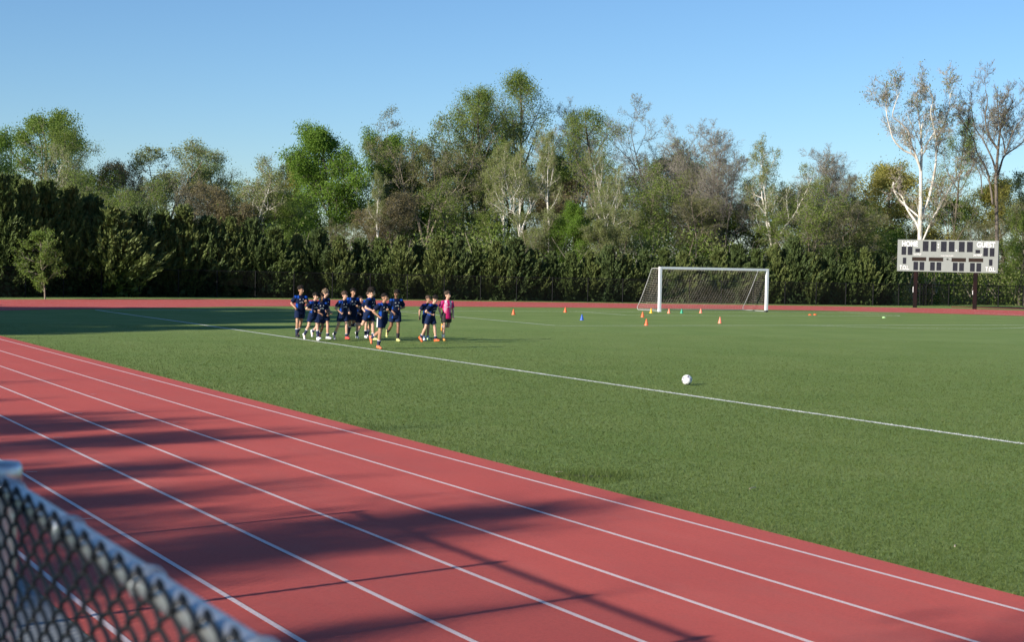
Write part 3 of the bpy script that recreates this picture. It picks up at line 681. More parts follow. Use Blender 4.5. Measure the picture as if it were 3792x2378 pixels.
    def cut(V):
        V = V.copy(); lowv = V[:, 2] < -.05; V[lowv, 2] = -.05+(V[lowv, 2]+.05)*.3
        fr = (V[:, 1] < -.35) & (V[:, 2] < .18); V[fr, 1] = np.maximum(V[fr, 1], -.55); V[fr, 2] = np.maximum(V[fr, 2], .18); return V
    hm.ell(Hh(0, .018, cap[3]), cap[:3], hd, 24, 16, fn=cut)
    if hstyle in ('curly', 'afro', 'tousled'):
        for k in range(90 if hstyle != 'tousled' else 60):
            v = rg2.normal(size=3); v /= np.linalg.norm(v)
            if v[2] < -.2 or (v[1] < -.5 and v[2] < .2): continue
            r_ = rg2.uniform(.014, .024)*(1.15 if hstyle == 'afro' else 1); hm.ell(Hh(v[0]*cap[0]*.98, .018+v[1]*cap[1]*.98, cap[3]+v[2]*cap[2]*.98), (r_,)*3, None, 8, 6)
    if hstyle in ('straight', 'tousled', 'short'):
        for k in range(34):
            x = rg2.uniform(-.062, .062); z0 = cap[3]+.06; ln = dict(straight=.075, tousled=.055, short=.03)[hstyle]
            a0 = Hh(x, -.070+.25*abs(x), z0); a1 = Hh(x*1.1+rg2.normal(0, .006), -.096+.3*abs(x), z0-ln*rg2.uniform(.6, 1.1)); hm.capsule(a0, a1, .012, .006, 6)
        for k in range(30):
            v = rg2.normal(size=3); v[2] = abs(v[2])*.5-.1; v[1] = abs(v[1])*.8; v /= np.linalg.norm(v)
            a0 = Hh(v[0]*cap[0], .018+v[1]*cap[1]*.97, cap[3]+v[2]*cap[2]); hm.capsule(a0, a0+hd @ np.array([v[0]*.01, v[1]*.012, -.035 if hstyle == 'straight' else -.01]), .013, .007, 6)
    ho = hm.obj('hair', HAIRM[hair], root); remesh(ho, .0085, 1)
    eo = MB()
    for sd in (-1, 1): eo.ell(Hh(sd*.030, -.079, .006), (.0125, .007, .0055), hd)
    eo.obj('eyes', M_EYE, bo, True); eo = MB(); eo.ell(Hh(0, -.0955, -.056), (.021, .005, .005), hd); eo.obj('mouth', M_LIP, bo, True)
    eo = MB()
    for sd in (-1, 1): eo.capsule(Hh(sd*.016, -.093, .030), Hh(sd*.046, -.078, .031), .0045, .003, 6)
    eo.obj('eyebrows', HAIRM['black' if hair == 'black' else 'brown'], bo, True)
    # chest prints, lying just proud of the cloth
    def decal(name, polys, zc):
        mb = MB()
        for P_ in polys:
            A_ = [U(x, -.170, z) for x, z in P_]; B_ = [a-M @ np.array([0, -.004, 0]) for a in A_]; n = len(A_)
            if n == 4: mb.add(A_+B_, [[0, 1, 2, 3], [7, 6, 5, 4]]+[[i, i+4, (i+1) % 4+4, (i+1) % 4] for i in range(4)])
            else: mb.poly(A_)
        o = mb.obj(name, M_WHITE, sh_); m_ = o.modifiers.new('wrap', 'SHRINKWRAP'); m_.target = sh_; m_.wrap_method = 'NEAREST_SURFACEPOINT'; m_.wrap_mode = 'ABOVE_SURFACE'; m_.offset = .004
        SW.append(o)
    sl_ = [[(-.095+.018*k, .335), (-.083+.018*k, .335), (-.083+.018*k-.004, .335+.014*(k+1)), (-.095+.018*k-.004, .335+.014*(k+1))] for k in range(3)]
    decal('chest_mark', sl_, .34)
    n = 12; decal('chest_crest', [[(.065+.020*math.cos(2*PI*k/n), .355+.024*math.sin(2*PI*k/n)) for k in range(n)]], .35)
    sky_ = [(-.075, .012), (-.055, .018), (-.035, .014), (-.015, .024), (.003, .020), (.020, .045), (.034, .030), (.052, .020)]
    decal('chest_wordmark', [[(x, .235), (x+.016, .235), (x+.016, .235+h_), (x, .235+h_)] for x, h_ in sky_]+[[(-.08, .214), (.075, .214), (.075, .222), (-.08, .222)]], .23)
    return root
SW = []
A_RUN = [(-25, 22, 80, 30), (5, 18, 100, 35)]
LG = [(8, 12, 3, 0), (-14, 30, 3, 18)]
person('tall boy leftmost of the runners, navy kit, black boots, short dark curls', 705.5, 797, 1.70, 4, 'tan', 'black', 'curly', [(8, 10, 4, 0), (-8, 26, -3, 10)], [(-25, 24, 85, 22), (8, 16, 115, 30)], (30, 2), 4, -6, ('black', 'black'))
person('black-haired boy in navy shirt and white boots, second from the left, forearm across his chest', 737, 803.5, 1.535, 10, 'fair', 'black', 'straight', [(-10, 26, 8, 22), (12, 6, 4, 0)], [(-15, 26, 92, 60), (0, 15, 90, 40)], (12, 6), 8, 6, ('white', 'white'), sockh=.62)
person('darker-skinned boy in navy shirt jogging in front of the sandy-haired boy, fist at his waist', 754, 803.5, 1.53, -4, 'brown', 'black', 'short', [(6, 6, 2, 0), (-12, 34, 2, 20)], [(0, 8, 62, 45), (-20, 20, 70, 10)], (4, 2), 5, 0, ('white', 'red'), sockh=.3)
person('sandy-haired boy with tousled hair, mostly hidden behind the darker-skinned boy', 761.5, 800, 1.655, 18, 'fair', 'sandy', 'tousled', [(-16, 34, 3, 20), (10, 10, 4, 0)], [(-10, 16, 80, 30), (-12, 14, 60, 12)], (32, 0), 5, 6, ('white', 'white'), sockh=.3)
person('brown-haired boy in navy shirt, first of the middle trio, both forearms low', 806.5, 803, 1.555, 6, 'fair', 'brown', 'tousled', [(-10, 24, 8, 24), (10, 8, 3, 0)], [(-18, 26, 62, 42), (-10, 14, 70, 20)], (20, 4), 7, 4, ('white', 'red'), sockh=.30)
person('dark-haired boy behind the brown-haired boy, long dark socks, red and white boots', 828, 802, 1.66, -2, 'tan', 'black', 'short', [(-6, 18, -4, 10), (-18, 52, 2, 22)], [(-20, 12, 75, 20), (0, 18, 100, 40)], (6, 8), 5, 2, ('red', 'white'), ('navy', 'navy'), .85)
person('smallest boy in navy shirt, half hidden to the left of the tall curly-haired boy', 845, 798, 1.43, 6, 'fair', 'black', 'short', [(6, 8, 2, 0), (-12, 30, 2, 16)], [(0, 10, 78, 25), (-10, 15, 70, 20)], (26, 2), 5, 0, ('white', 'white'))
person('boy almost wholly hidden behind the tall curly-haired boy, white boot showing', 866, 799.5, 1.56, 0, 'fair', 'brown', 'short', [(4, 8, 0, 0), (-8, 14, 0, 8)], [(-10, 8, 60, 20), (-10, 8, 60, 20)], (20, 0), 5, 0, ('white', 'white'))
person('tall boy with big dark curly hair and yellow boots, body turned right, hand held out', 868.5, 803, 1.71, 38, 'fair', 'black', 'afro', [(-26, 56, 2, 18), (12, 10, 2, 0)], [(-8, 10, 85, 8, .45), (14, 10, 80, 15, .5)], (34, 2), 6, 0, ('yellow', 'yellow'), sockh=.38)
person('close-cropped boy with coral boots leading the pack, white stripe on his shorts', 900, 822.5, 1.665, 14, 'tan', 'black', 'buzz', [(4, 12, 4, 0), (-14, 44, -18, 16)], [(-22, 32, 72, 34), (-10, 20, 130, 45)], (34, -2), 6, -4, ('coral', 'coral'), ('navy', 'navy'), .42, stripe=True)
person('tall boy with straight black fringe looking left, pale yellow boots, behind the leader', 930, 805, 1.70, -6, 'brown', 'black', 'straight', [(-16, 42, 2, 20), (5, 8, 0, 0)], [(0, 10, 60, 20), (-16, 34, 82, 62)], (-48, 0), 4, 4, ('yellow', 'yellow'), ('black', 'black'), .46)
person('boy with orange boots looking down, in navy kit left of the pink shirt', 1012.5, 808, 1.53, 22, 'fair', 'black', 'curly', [(-14, 16, 8, 12), (14, 8, 6, 0)], [(-14, 20, 84, 52), (-24, 20, 45, 0)], (10, 22), 16, 4, ('orange', 'orange'), ('navy', 'navy'), .30)
person('boy in navy hidden behind the orange-booted boy, green boot showing', 1003.5, 803.3, 1.50, 8, 'tan', 'brown', 'short', [(2, 8, 0, 0), (4, 6, -4, 0)], [(-24, 22, 40, 0), (-10, 10, 60, 20)], (10, 10), 6, 0, ('white', 'lime'), ('blue', 'blue'), .25)
person('curly brown-haired boy in pink patterned shirt and black shorts, rightmost of the runners', 1050.5, 803.2, 1.635, 2, 'fair', 'brown', 'curly', [(2, 8, 2, 0), (-8, 78, 2, 18)], [(-26, 16, 48, 8), (-4, 16, 22, 6, .6)], (22, -2), 3, 0, ('amber', 'amber'), ('white', 'blue'), .30, 'pink')
bpy.context.view_layer.update(); dg = bpy.context.evaluated_depsgraph_get(); NEW = []
for o in REM+SW: NEW.append((o, bpy.data.meshes.new_from_object(o.evaluated_get(dg))))
for o, me in NEW:
    ms = [m_ for m_ in o.data.materials]; o.modifiers.clear(); o.data = me
    if not me.materials:
        for m_ in ms: me.materials.append(m_)
    if o in REM: me.polygons.foreach_set('use_smooth', np.ones(len(me.polygons), bool))

# ================================================================== PLANTS
def bark(name, c1, c2, scale=3, lo=.4, hi=.6, stretch=(1, 1, .4)):
    m, t, b = new_mat(name); n_ = noise(t, scale, 5, .6, stretch=stretch)
    t.links.new(mixc(t, sharpen(t, n_, lo, hi), c1, c2), b.inputs['Base Color']); b.inputs['Roughness'].default_value = .85
    b.inputs['Specular IOR Level'].default_value = .2; bump(t, b, noise(t, scale*5), .4, .03); return m
BK = dict(dark=bark('dark_bark', (.10, .085, .07), (.16, .14, .115)), tan=bark('tan_bark', (.24, .205, .16), (.15, .125, .10)),
          white=bark('white_mottled_bark', (.62, .60, .55), (.30, .27, .21), 2.2, .50, .62), grey=bark('grey_bark', (.20, .18, .16), (.12, .105, .095)),
          twig=bark('fine_twig_bark', (.15, .14, .122), (.225, .21, .18)), pale=bark('pale_twig_bark', (.34, .30, .24), (.24, .205, .165)))
LF = dict(green=leaf_mat('fresh_green_leaf', (0.109, 0.192, 0.028), (0.211, 0.320, 0.058)), olive=leaf_mat('olive_green_leaf', (0.115, 0.186, 0.032), (0.218, 0.301, 0.064)),
          olive2=leaf_mat('pale_olive_leaf', (.16, .235, .045), (.28, .35, .095), .6), pale=leaf_mat('pale_budding_leaf', (0.192, 0.237, 0.077), (0.320, 0.358, 0.141)), brown=leaf_mat('brown_budding_leaf', (.18, .195, .07), (.26, .27, .11)),  # olive2 is a lighter olive leaf colour
          yellow=leaf_mat('yellow_green_leaf', (0.256, 0.269, 0.058), (0.384, 0.346, 0.102)), red=leaf_mat('dull_budding_leaf', (.20, .175, .085), (.28, .24, .125)),
          bright=leaf_mat('bright_green_leaf', (0.109, 0.205, 0.026), (0.211, 0.339, 0.051)), dkgreen=leaf_mat('dark_green_leaf', (0.064, 0.128, 0.026), (0.128, 0.211, 0.045)),
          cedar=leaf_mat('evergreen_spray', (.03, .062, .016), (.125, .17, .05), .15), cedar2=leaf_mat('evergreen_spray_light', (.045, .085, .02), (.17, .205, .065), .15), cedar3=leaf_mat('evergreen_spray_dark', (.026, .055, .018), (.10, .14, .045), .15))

def grow(rng, H, sp):
    """returns segments per level: lists of (p, q, r0, r1) and twig tip list"""
    segs = {k: [] for k in range(7)}; tips = []
    nl = len(sp['L'])
    def br(p, d, L, r, lv, nseg=None):
        n = nseg or max(2, int(round(sp['seg'][min(lv, len(sp['seg'])-1)])))
        r_end = r*(0.35 if lv else 0.22); nodes = []
        for i in range(n):
            d = nrm(d+rng.normal(0, sp['wan'][min(lv, len(sp['wan'])-1)], 3)+np.array([0, 0, sp['up'][min(lv, len(sp['up'])-1)]]))
            q = p+d*L/n; a = r+(r_end-r)*i/n; b_ = r+(r_end-r)*(i+1)/n
            segs[lv].append((p, q, a, b_)); nodes.append((p, q, d, b_, (i+1)/n)); p = q
        if lv+1 < nl:
            c = sp['L'][lv+1]
            cnt = c['n']*(0.8+0.4*rng.random()); cnt = int(cnt)
            for k in range(cnt):
                t_ = c['s']+(1-c['s'])*((k+rng.random())/cnt); j = min(n-1, int(t_*n)); P, Q, dd, rr_, _ = nodes[j]
                f = t_*n-j; base = P+(Q-P)*min(1, max(0, f))
                e1 = nrm(np.cross(dd, [0.01, .02, 1.]) if abs(dd[2]) < .98 else np.array([1., 0, 0])); e2 = np.cross(dd, e1)
                az = k*2.4+rng.random()*1.3; ang = c['a']*(0.75+.5*rng.random())
                nd = dd*math.cos(ang)+(e1*math.cos(az)+e2*math.sin(az))*math.sin(ang)
                prof_ = c['shape'](t_) if 'shape' in c else (1-.45*t_)
                ll = c['l']*L*prof_*(.75+.5*rng.random()) if lv or 'abs' not in c else c['abs']*H*prof_*(.8+.4*rng.random())
                br(base, nd, ll, max(.006, min(rr_*.75, r*c.get('r', .45))), lv+1)
        if lv >= nl-2: tips.append((p, d, L))
        if lv == nl-1:
            for nd_ in nodes: tips.append((nd_[1], nd_[2], L))
    if 'leaders' in sp:
        r = sp['r']*H; hb = sp['fork']*H; p0 = np.zeros(3); q = np.array([rng.normal(0, .01*H), rng.normal(0, .01*H), hb])
        m_ = (p0+q)/2+rng.normal(0, .006*H, 3)*np.array([1, 1, 0])
        segs[0] += [(p0, m_, r, r*.88), (m_, q, r*.88, r*.8)]
        for k in range(sp['leaders']):
            az = 2*PI*k/sp['leaders']+rng.random(); a = sp.get('la', .35)*(.5+.7*rng.random()) if k else .08
            d = np.array([math.sin(a)*math.cos(az), math.sin(a)*math.sin(az), math.cos(a)])
            br(q-d*0+np.array([0, 0, -hb*.12*rng.random()]), d, (H-hb)*(1.0 if not k else .7+.25*rng.random()), r*(.62 if k else .7), 0)
    else:
        br(np.zeros(3), np.array([0, 0, 1.]), H*.94, sp['r']*H, 0)
    return segs, tips

def leaf_quads(mb, C, size, rng, mi=0, dirs=None, aspect=.6, tint=None):
    n = len(C); a = rng.normal(size=(n, 3)) if dirs is None else dirs+rng.normal(0, .35, (n, 3))
    a /= np.linalg.norm(a, axis=1, keepdims=True)+1e-9
    b = rng.normal(size=(n, 3)); b -= a*(a*b).sum(1, keepdims=True); b /= np.linalg.norm(b, axis=1, keepdims=True)+1e-9
    s = size*(.6+.8*rng.random((n, 1))); A = a*s*.5; B = b*s*.5*aspect
    V = np.stack([C-A, C+B*.9-A*.1, C+A, C-B*.9+A*.1], 1).reshape(-1, 3)
    F = np.arange(n*4).reshape(-1, 4)
    mb.add(V, F, mi, np.repeat(tint if tint is not None else rng.random(n), 4))

HT = {}
def tree_meshes(name, seed, H, sp):
    rng = np.random.default_rng(seed); segs, tips = grow(rng, H, sp); nl = len(sp['L'])
    tr = MB(); cr = MB()
    for lv in range(nl):
        S_ = segs[lv]
        if not S_: continue
        P0 = np.array([s[0] for s in S_]); P1 = np.array([s[1] for s in S_]); a = np.array([s[2] for s in S_]); b_ = np.array([s[3] for s in S_])
        d = P1-P0; ln = np.linalg.norm(d, axis=1, keepdims=True)+1e-9
        P1 = P1+d/ln*np.minimum(b_[:, None]*.4, ln*.2)
        if lv <= sp.get('tl', 2)-1: tr.segs(P0, P1, a, b_, 7 if lv == 0 else 5, 0)
        else: cr.segs(P0, P1, np.maximum(a, sp.get('tr', .011)), np.maximum(b_, sp.get('tr', .011)*.7), 3, 0)
    T = np.array([t[0] for t in tips]); D = np.array([t[1] for t in tips])
    nlf = sp.get('leaf', 0)
    if nlf:
        idx = rng.integers(0, len(T), nlf); C = T[idx]+rng.normal(0, sp['ls'], (nlf, 3))*np.array([1, 1, .8])
        # light and dark clumps: leaf colour varies with the twig it hangs on
        ct = rng.random(len(T)); tn = np.clip(.55*ct[idx]+.45*rng.random(nlf), 0, 1)
        leaf_quads(cr, C, sp['lz'], rng, 1, None, .65, tn)
    mt = tr.mesh(name+'_trunk', [BK[sp['bark']]], True)
    mc = cr.mesh(name+'_crown', [BK[sp.get('twig', 'twig')], LF[sp.get('lc', 'green')]], False, True)
    HT[name] = max(np.concatenate(tr.v)[:, 2].max(), np.percentile(np.concatenate(cr.v)[:, 2], 99.93))
    return [('trunk', mt), ('crown', mc)]

dome = lambda t_: max(.12, math.sin(PI*min(1, (t_*.9+.12)))**.7)
flat = lambda t_: 1-.5*t_
SPEC = {
 'full': dict(L=[{}, dict(n=15, s=.22, a=1.0, abs=.36, l=.4, shape=dome, r=.4), dict(n=8, s=.25, a=.75, l=.5, r=.5), dict(n=6, s=.2, a=.8, l=.5, r=.5), dict(n=4, s=.2, a=.8, l=.55, r=.6)],
              seg=[9, 6, 4, 3, 2], wan=[.07, .14, .2, .25, .3], up=[.02, .05, .05, .02, 0], r=.018, bark='dark', lc='green', leaf=50000, ls=.34, lz=.135, tl=3),
 'tall': dict(L=[{}, dict(n=15, s=.26, a=.85, abs=.27, l=.4, shape=dome, r=.42), dict(n=7, s=.3, a=.75, l=.5, r=.5), dict(n=6, s=.25, a=.8, l=.5, r=.5), dict(n=4, s=.2, a=.8, l=.55, r=.6)],
              seg=[10, 6, 4, 3, 2], wan=[.08, .16, .22, .25, .3], up=[.03, .07, .04, .02, 0], r=.013, bark='dark', lc='olive', leaf=17000, ls=.42, lz=.12, tl=3),
 'syc': dict(L=[{}, dict(n=9, s=.15, a=.75, l=.5, shape=flat, r=.4), dict(n=6, s=.25, a=.7, l=.5, r=.5), dict(n=6, s=.25, a=.7, l=.5, r=.5), dict(n=4, s=.2, a=.8, l=.55, r=.6)],
              seg=[9, 6, 4, 3, 2], wan=[.10, .16, .2, .25, .3], up=[.04, .08, .06, .04, .02], r=.0125, leaders=3, fork=.38, la=.5, bark='white', twig='pale', lc='pale', leaf=18000, ls=.22, lz=.12, tl=3, tr=.011),
 'bare': dict(L=[{}, dict(n=11, s=.12, a=.65, l=.55, shape=flat, r=.45), dict(n=9, s=.18, a=.65, l=.52, r=.5), dict(n=8, s=.2, a=.65, l=.55, r=.5), dict(n=8, s=.15, a=.6, l=.6, r=.6)],
              seg=[9, 7, 5, 4, 3], wan=[.09, .16, .22, .25, .25], up=[.04, .09, .06, .05, .04], r=.0100, leaders=4, fork=.26, la=.62, bark='grey', twig='twig', lc='pale', leaf=4500, ls=.16, lz=.10, tl=3, tr=.008),
 'bud': dict(L=[{}, dict(n=9, s=.2, a=.75, l=.5, shape=flat, r=.45), dict(n=7, s=.22, a=.75, l=.5, r=.5), dict(n=6, s=.22, a=.8, l=.5, r=.5), dict(n=5, s=.2, a=.75, l=.55, r=.6)],
              seg=[8, 6, 5, 3, 3], wan=[.09, .16, .22, .25, .25], up=[.04, .07, .05, .03, .02], r=.013, leaders=3, fork=.30, la=.6, bark='tan', twig='twig', lc='brown', leaf=19000, ls=.22, lz=.11, tl=3, tr=.010),
 'small': dict(L=[{}, dict(n=15, s=.10, a=.85, abs=.33, l=.4, shape=dome, r=.45), dict(n=7, s=.2, a=.7, l=.5, r=.5), dict(n=5, s=.2, a=.8, l=.5, r=.5)],
              seg=[7, 5, 3, 2], wan=[.08, .15, .2, .3], up=[.03, .05, .04, .02], r=.012, bark='tan', lc='olive', leaf=5200, ls=.10, lz=.10, tl=2, tr=.008),
}
def S2(base, **kw): d = dict(SPEC[base]); d.update(kw); return d
PROTO = {}
def proto(key, base, seed, H, **kw): ms = tree_meshes(key, seed, H, S2(base, **kw)); PROTO[key] = (ms, HT[key])
proto('fullA', 'full', 11, 13); proto('fullB', 'full', 12, 12, lc='bright', leaf=54000); proto('fullC', 'full', 13, 14, lc='olive', leaf=42000)
proto('tallA', 'tall', 21, 19, lc='olive2', leaf=23000); proto('tallB', 'tall', 22, 18, lc='olive2', leaf=19000); proto('tallC', 'tall', 23, 17, lc='olive2', leaf=15000)
proto('sycA', 'syc', 31, 16); proto('sycB', 'syc', 32, 15, leaders=2, fork=.5, leaf=14000); proto('sycC', 'syc', 33, 11, leaders=3, leaf=11000)
proto('bareA', 'bare', 41, 17); proto('bareB', 'bare', 42, 16, bark='dark', leaf=7000)
proto('budA', 'bud', 51, 15, lc='brown'); proto('budB', 'bud', 52, 11, lc='pale', leaf=24000); proto('budC', 'bud', 53, 10, lc='red', leaf=18000)
proto('budD', 'bud', 54, 10, lc='olive2', leaf=15000)
proto('yelA', 'full', 61, 12, lc='yellow', leaf=40000)

def place(pr, name, label, cat, dx, dytop, dist, rz=None, wx=1.0, group=None, dybase=700):
    meshes, H0 = PROTO[pr]; rng_ = random.Random(dx*7+dytop)
    b_ = at(dx, dybase, dist); top = at(dx, dytop, dist)[2]; s = top/H0
    t_ = thing(name, label, cat, (b_[0], b_[1], 0), rng_.uniform(0, 6.28) if rz is None else rz, group, (s*wx, s*wx, s))
    for n_, me in meshes: link(n_, me, t_)
    return t_
def place_xy(pr, name, label, cat, x, y, h, rz, group=None, wx=1.0):
    meshes, H0 = PROTO[pr]; s = h/H0
    t_ = thing(name, label, cat, (x, y, 0), rz, group, (s*wx, s*wx, s))
    for n_, me in meshes: link(n_, me, t_)
    return t_
WG = 'trees of the wood behind the evergreen screen'
T = [  # proto, name, label, dx, dytop, dist, width
 ('fullC','leafy_tree','tall full olive-green tree at the far left above the evergreens',82,246,126,.95),
 ('fullA','leafy_tree','green tree cut by the left edge of the photo',2,300,122,.8),
 ('tallB','leafy_tree','darker green tree with thin crown right of the tall far left tree',188,305,124,0.92),
 ('sycC','sycamore_tree','small pale-trunked sycamore in front of the tall far left tree',134,338,116,.8),
 ('budC','budding_tree','reddish budding tree on the skyline right of the far left green trees',245,374,130,.9),
 ('budC','budding_tree','dusky red-brown rounded tree left of the pale vase-shaped tree',298,378,134,.8),
 ('budB','budding_tree','pale grey-green vase-shaped tree on the skyline, left third of the wood',395,328,128,1.3),
 ('bareB','bare_tree','small bare grey tree at the right foot of the pale vase-shaped tree',462,395,120,.7),
 ('tallC','leafy_tree','sparse green tree between the pale vase-shaped tree and the white-limbed one',528,344,132,0.98),
 ('sycC','sycamore_tree','white-limbed sycamore low over the hedge, left of the yellow-green tree',612,366,116,1.1),
 ('budD','budding_tree','olive budding tree behind the white-limbed sycamore',655,400,136,1.0),
 ('yelA','leafy_tree','yellow-green tree left of the big bright green trees',690,364,138,.6),
 ('fullB','leafy_tree','big bright green tree above the left group of runners',790,290,124,.85),
 ('fullA','leafy_tree','big bright green tree right of its equally big neighbour',872,300,128,.8),
 ('sycB','sycamore_tree','thin pale trunk standing before the big bright green trees',888,400,114,.6),
 ('budA','budding_tree','tall brown budding tree with tan forked trunk left of the tallest trees',995,249,124,1.15),
 ('budD','budding_tree','olive budding tree between the tall brown tree and the slender olive one',1038,268,130,.85),
 ('budB','budding_tree','pale airy tree filling the skyline below the tallest tree',1195,262,134,.8),
 ('tallC','leafy_tree','slender olive tree second left of the tallest tree',1075,210,134,0.79),
 ('tallB','leafy_tree','tall green tree directly left of the tallest tree',1142,205,132,0.85),
 ('tallA','leafy_tree','tallest tree of the wood, olive-green',1245,166,136,0.88),
 ('sycB','sycamore_tree','white leaning trunk below the tall green tree left of the tallest',1180,330,120,.8),
 ('sycA','sycamore_tree','white double-trunked sycamore in front of the tallest tree',1225,290,117,.85),
 ('sycB','sycamore_tree','slender white trunk just right of the double-trunked sycamore',1288,305,116,.55),
 ('bareA','bare_tree','bare dark tree on the skyline between the tallest tree and the green-topped one',1362,230,138,0.85),
 ('tallB','leafy_tree','green-topped tree with clumped crown right of the tallest tree',1420,253,128,0.92),
 ('sycA','sycamore_tree','white-trunked sycamore in front of the green-topped tree',1430,345,115,.65),
 ('bareB','bare_tree','fine-twigged bare tree on the skyline above the goal',1540,230,134,1.15),
 ('bareB','bare_tree','pale bare tree right of the fine-twigged tree above the goal',1625,268,130,1.0),
 ('bareA','bare_tree','crooked bare tree above the right goalpost',1705,282,122,1.1),
 ('sycA','sycamore_tree','white-forked sycamore between the goal and the scoreboard',1815,314,120,0.9),
 ('bareB','bare_tree','thin budding bare tree right of the white-forked sycamore',1895,348,128,0.95),
 ('bareA','bare_tree','wide bare tree left of the yellow-green tree near the scoreboard',1972,338,128,1.15),
 ('yelA','leafy_tree','rounded yellow-green tree left of the big white sycamore',2098,378,138,1.1),
 ('tallC','leafy_tree','olive tree with dark trunk behind the big white sycamore',2235,275,136,0.62),
 ('yelA','leafy_tree','yellow-olive tree at the right edge behind the bare dark tree',2350,408,138,1.0),
 ('budB','budding_tree','pale budding tree cut by the right edge of the photo',2412,385,130,.8),
 # mid-height wood
 ('budD','budding_tree','low olive tree behind the evergreens at far left',190,403,112,1.32),
 ('budA','budding_tree','brownish low tree under the reddish skyline tree',270,418,116,1.32),
 ('budD','budding_tree','low olive tree under the pale vase-shaped tree',350,423,114,1.43),
 ('budC','budding_tree','low reddish-brown tree below the sparse green tree',510,430,116,1.43),
 ('budD','budding_tree','low grey-olive tree left of the white-limbed sycamore',566,426,118,1.21),
 ('fullC','leafy_tree','low green tree below the yellow-green tree',705,448,118,1.10),
 ('budA','budding_tree','brown low tree below the gap of the big bright green trees',840,478,116,1.30),
 ('budC','budding_tree','rust-coloured low tree beside the thin pale trunk',925,448,116,1.43),
 ('fullB','leafy_tree','fresh green low tree at the foot of the tall brown budding tree',985,400,130,1.10),
 ('budD','budding_tree','low olive tree right of the tan forked trunk',1060,418,118,1.32),
 ('fullC','leafy_tree','green mid-height tree under the tall green tree left of the tallest',1120,378,132,1.10),
 ('budC','budding_tree','rusty budding tree behind the slender white trunk',1310,408,134,1.43),
 ('fullB','leafy_tree','bright ivy-green bushy tree at the foot of the green-topped tree',1345,475,113,0.75),
 ('fullC','leafy_tree','dark olive tree filling the wood right of the double-trunked sycamore',1375,358,138,0.88),
 ('budB','budding_tree','pale low shrubby tree at the foot of the double-trunked sycamore',1255,490,112,1.20),
 ('budB','budding_tree','pale low shrubby tree at the foot of the white-trunked sycamore',1450,480,112,1.20),
 ('budD','budding_tree','olive mid-height tree above the left goalpost',1520,378,124,1.21),
 ('fullC','leafy_tree','green mid-height tree above the middle of the goal',1600,353,134,0.99),
 ('budA','budding_tree','brown mid-height tree behind the goal, left of the crooked bare tree',1640,408,120,1.32),
 ('fullC','leafy_tree','low green tree under the crooked bare tree',1735,458,124,1.10),
 ('budD','budding_tree','olive mid-height tree left of the white-forked sycamore',1770,418,126,1.32),
 ('budA','budding_tree','brown mid-height tree behind the white-forked sycamore',1850,373,130,1.32),
 ('budD','budding_tree','grey-olive low tree right of the white-forked sycamore',1905,428,118,1.32),
 ('budA','budding_tree','brown low tree with pale leaning stems left of the scoreboard',1985,418,122,1.32),
 ('fullC','leafy_tree','olive-green mid-height tree under the rounded yellow-green tree',2050,462,130,0.8),
 ('fullB','leafy_tree','bright green bush-like tree directly left of the scoreboard',2090,538,127,0.90),
 ('budD','budding_tree','olive tree filling the wood behind the scoreboard',2185,480,140,1.1),
 ('fullC','leafy_tree','dense olive tree behind the GUEST side of the scoreboard',2270,462,140,0.85),
 ('budA','budding_tree','brown tree right above the scoreboard corner',2325,470,132,1.0),
 ('fullC','leafy_tree','green tree right of the scoreboard at the photo edge',2400,480,130,0.9),
]
for i, (pr, nm, lb, dx, dt, di, wx) in enumerate(T):
    place(pr, nm, lb, 'tree', dx, dt, di, None, wx, WG)

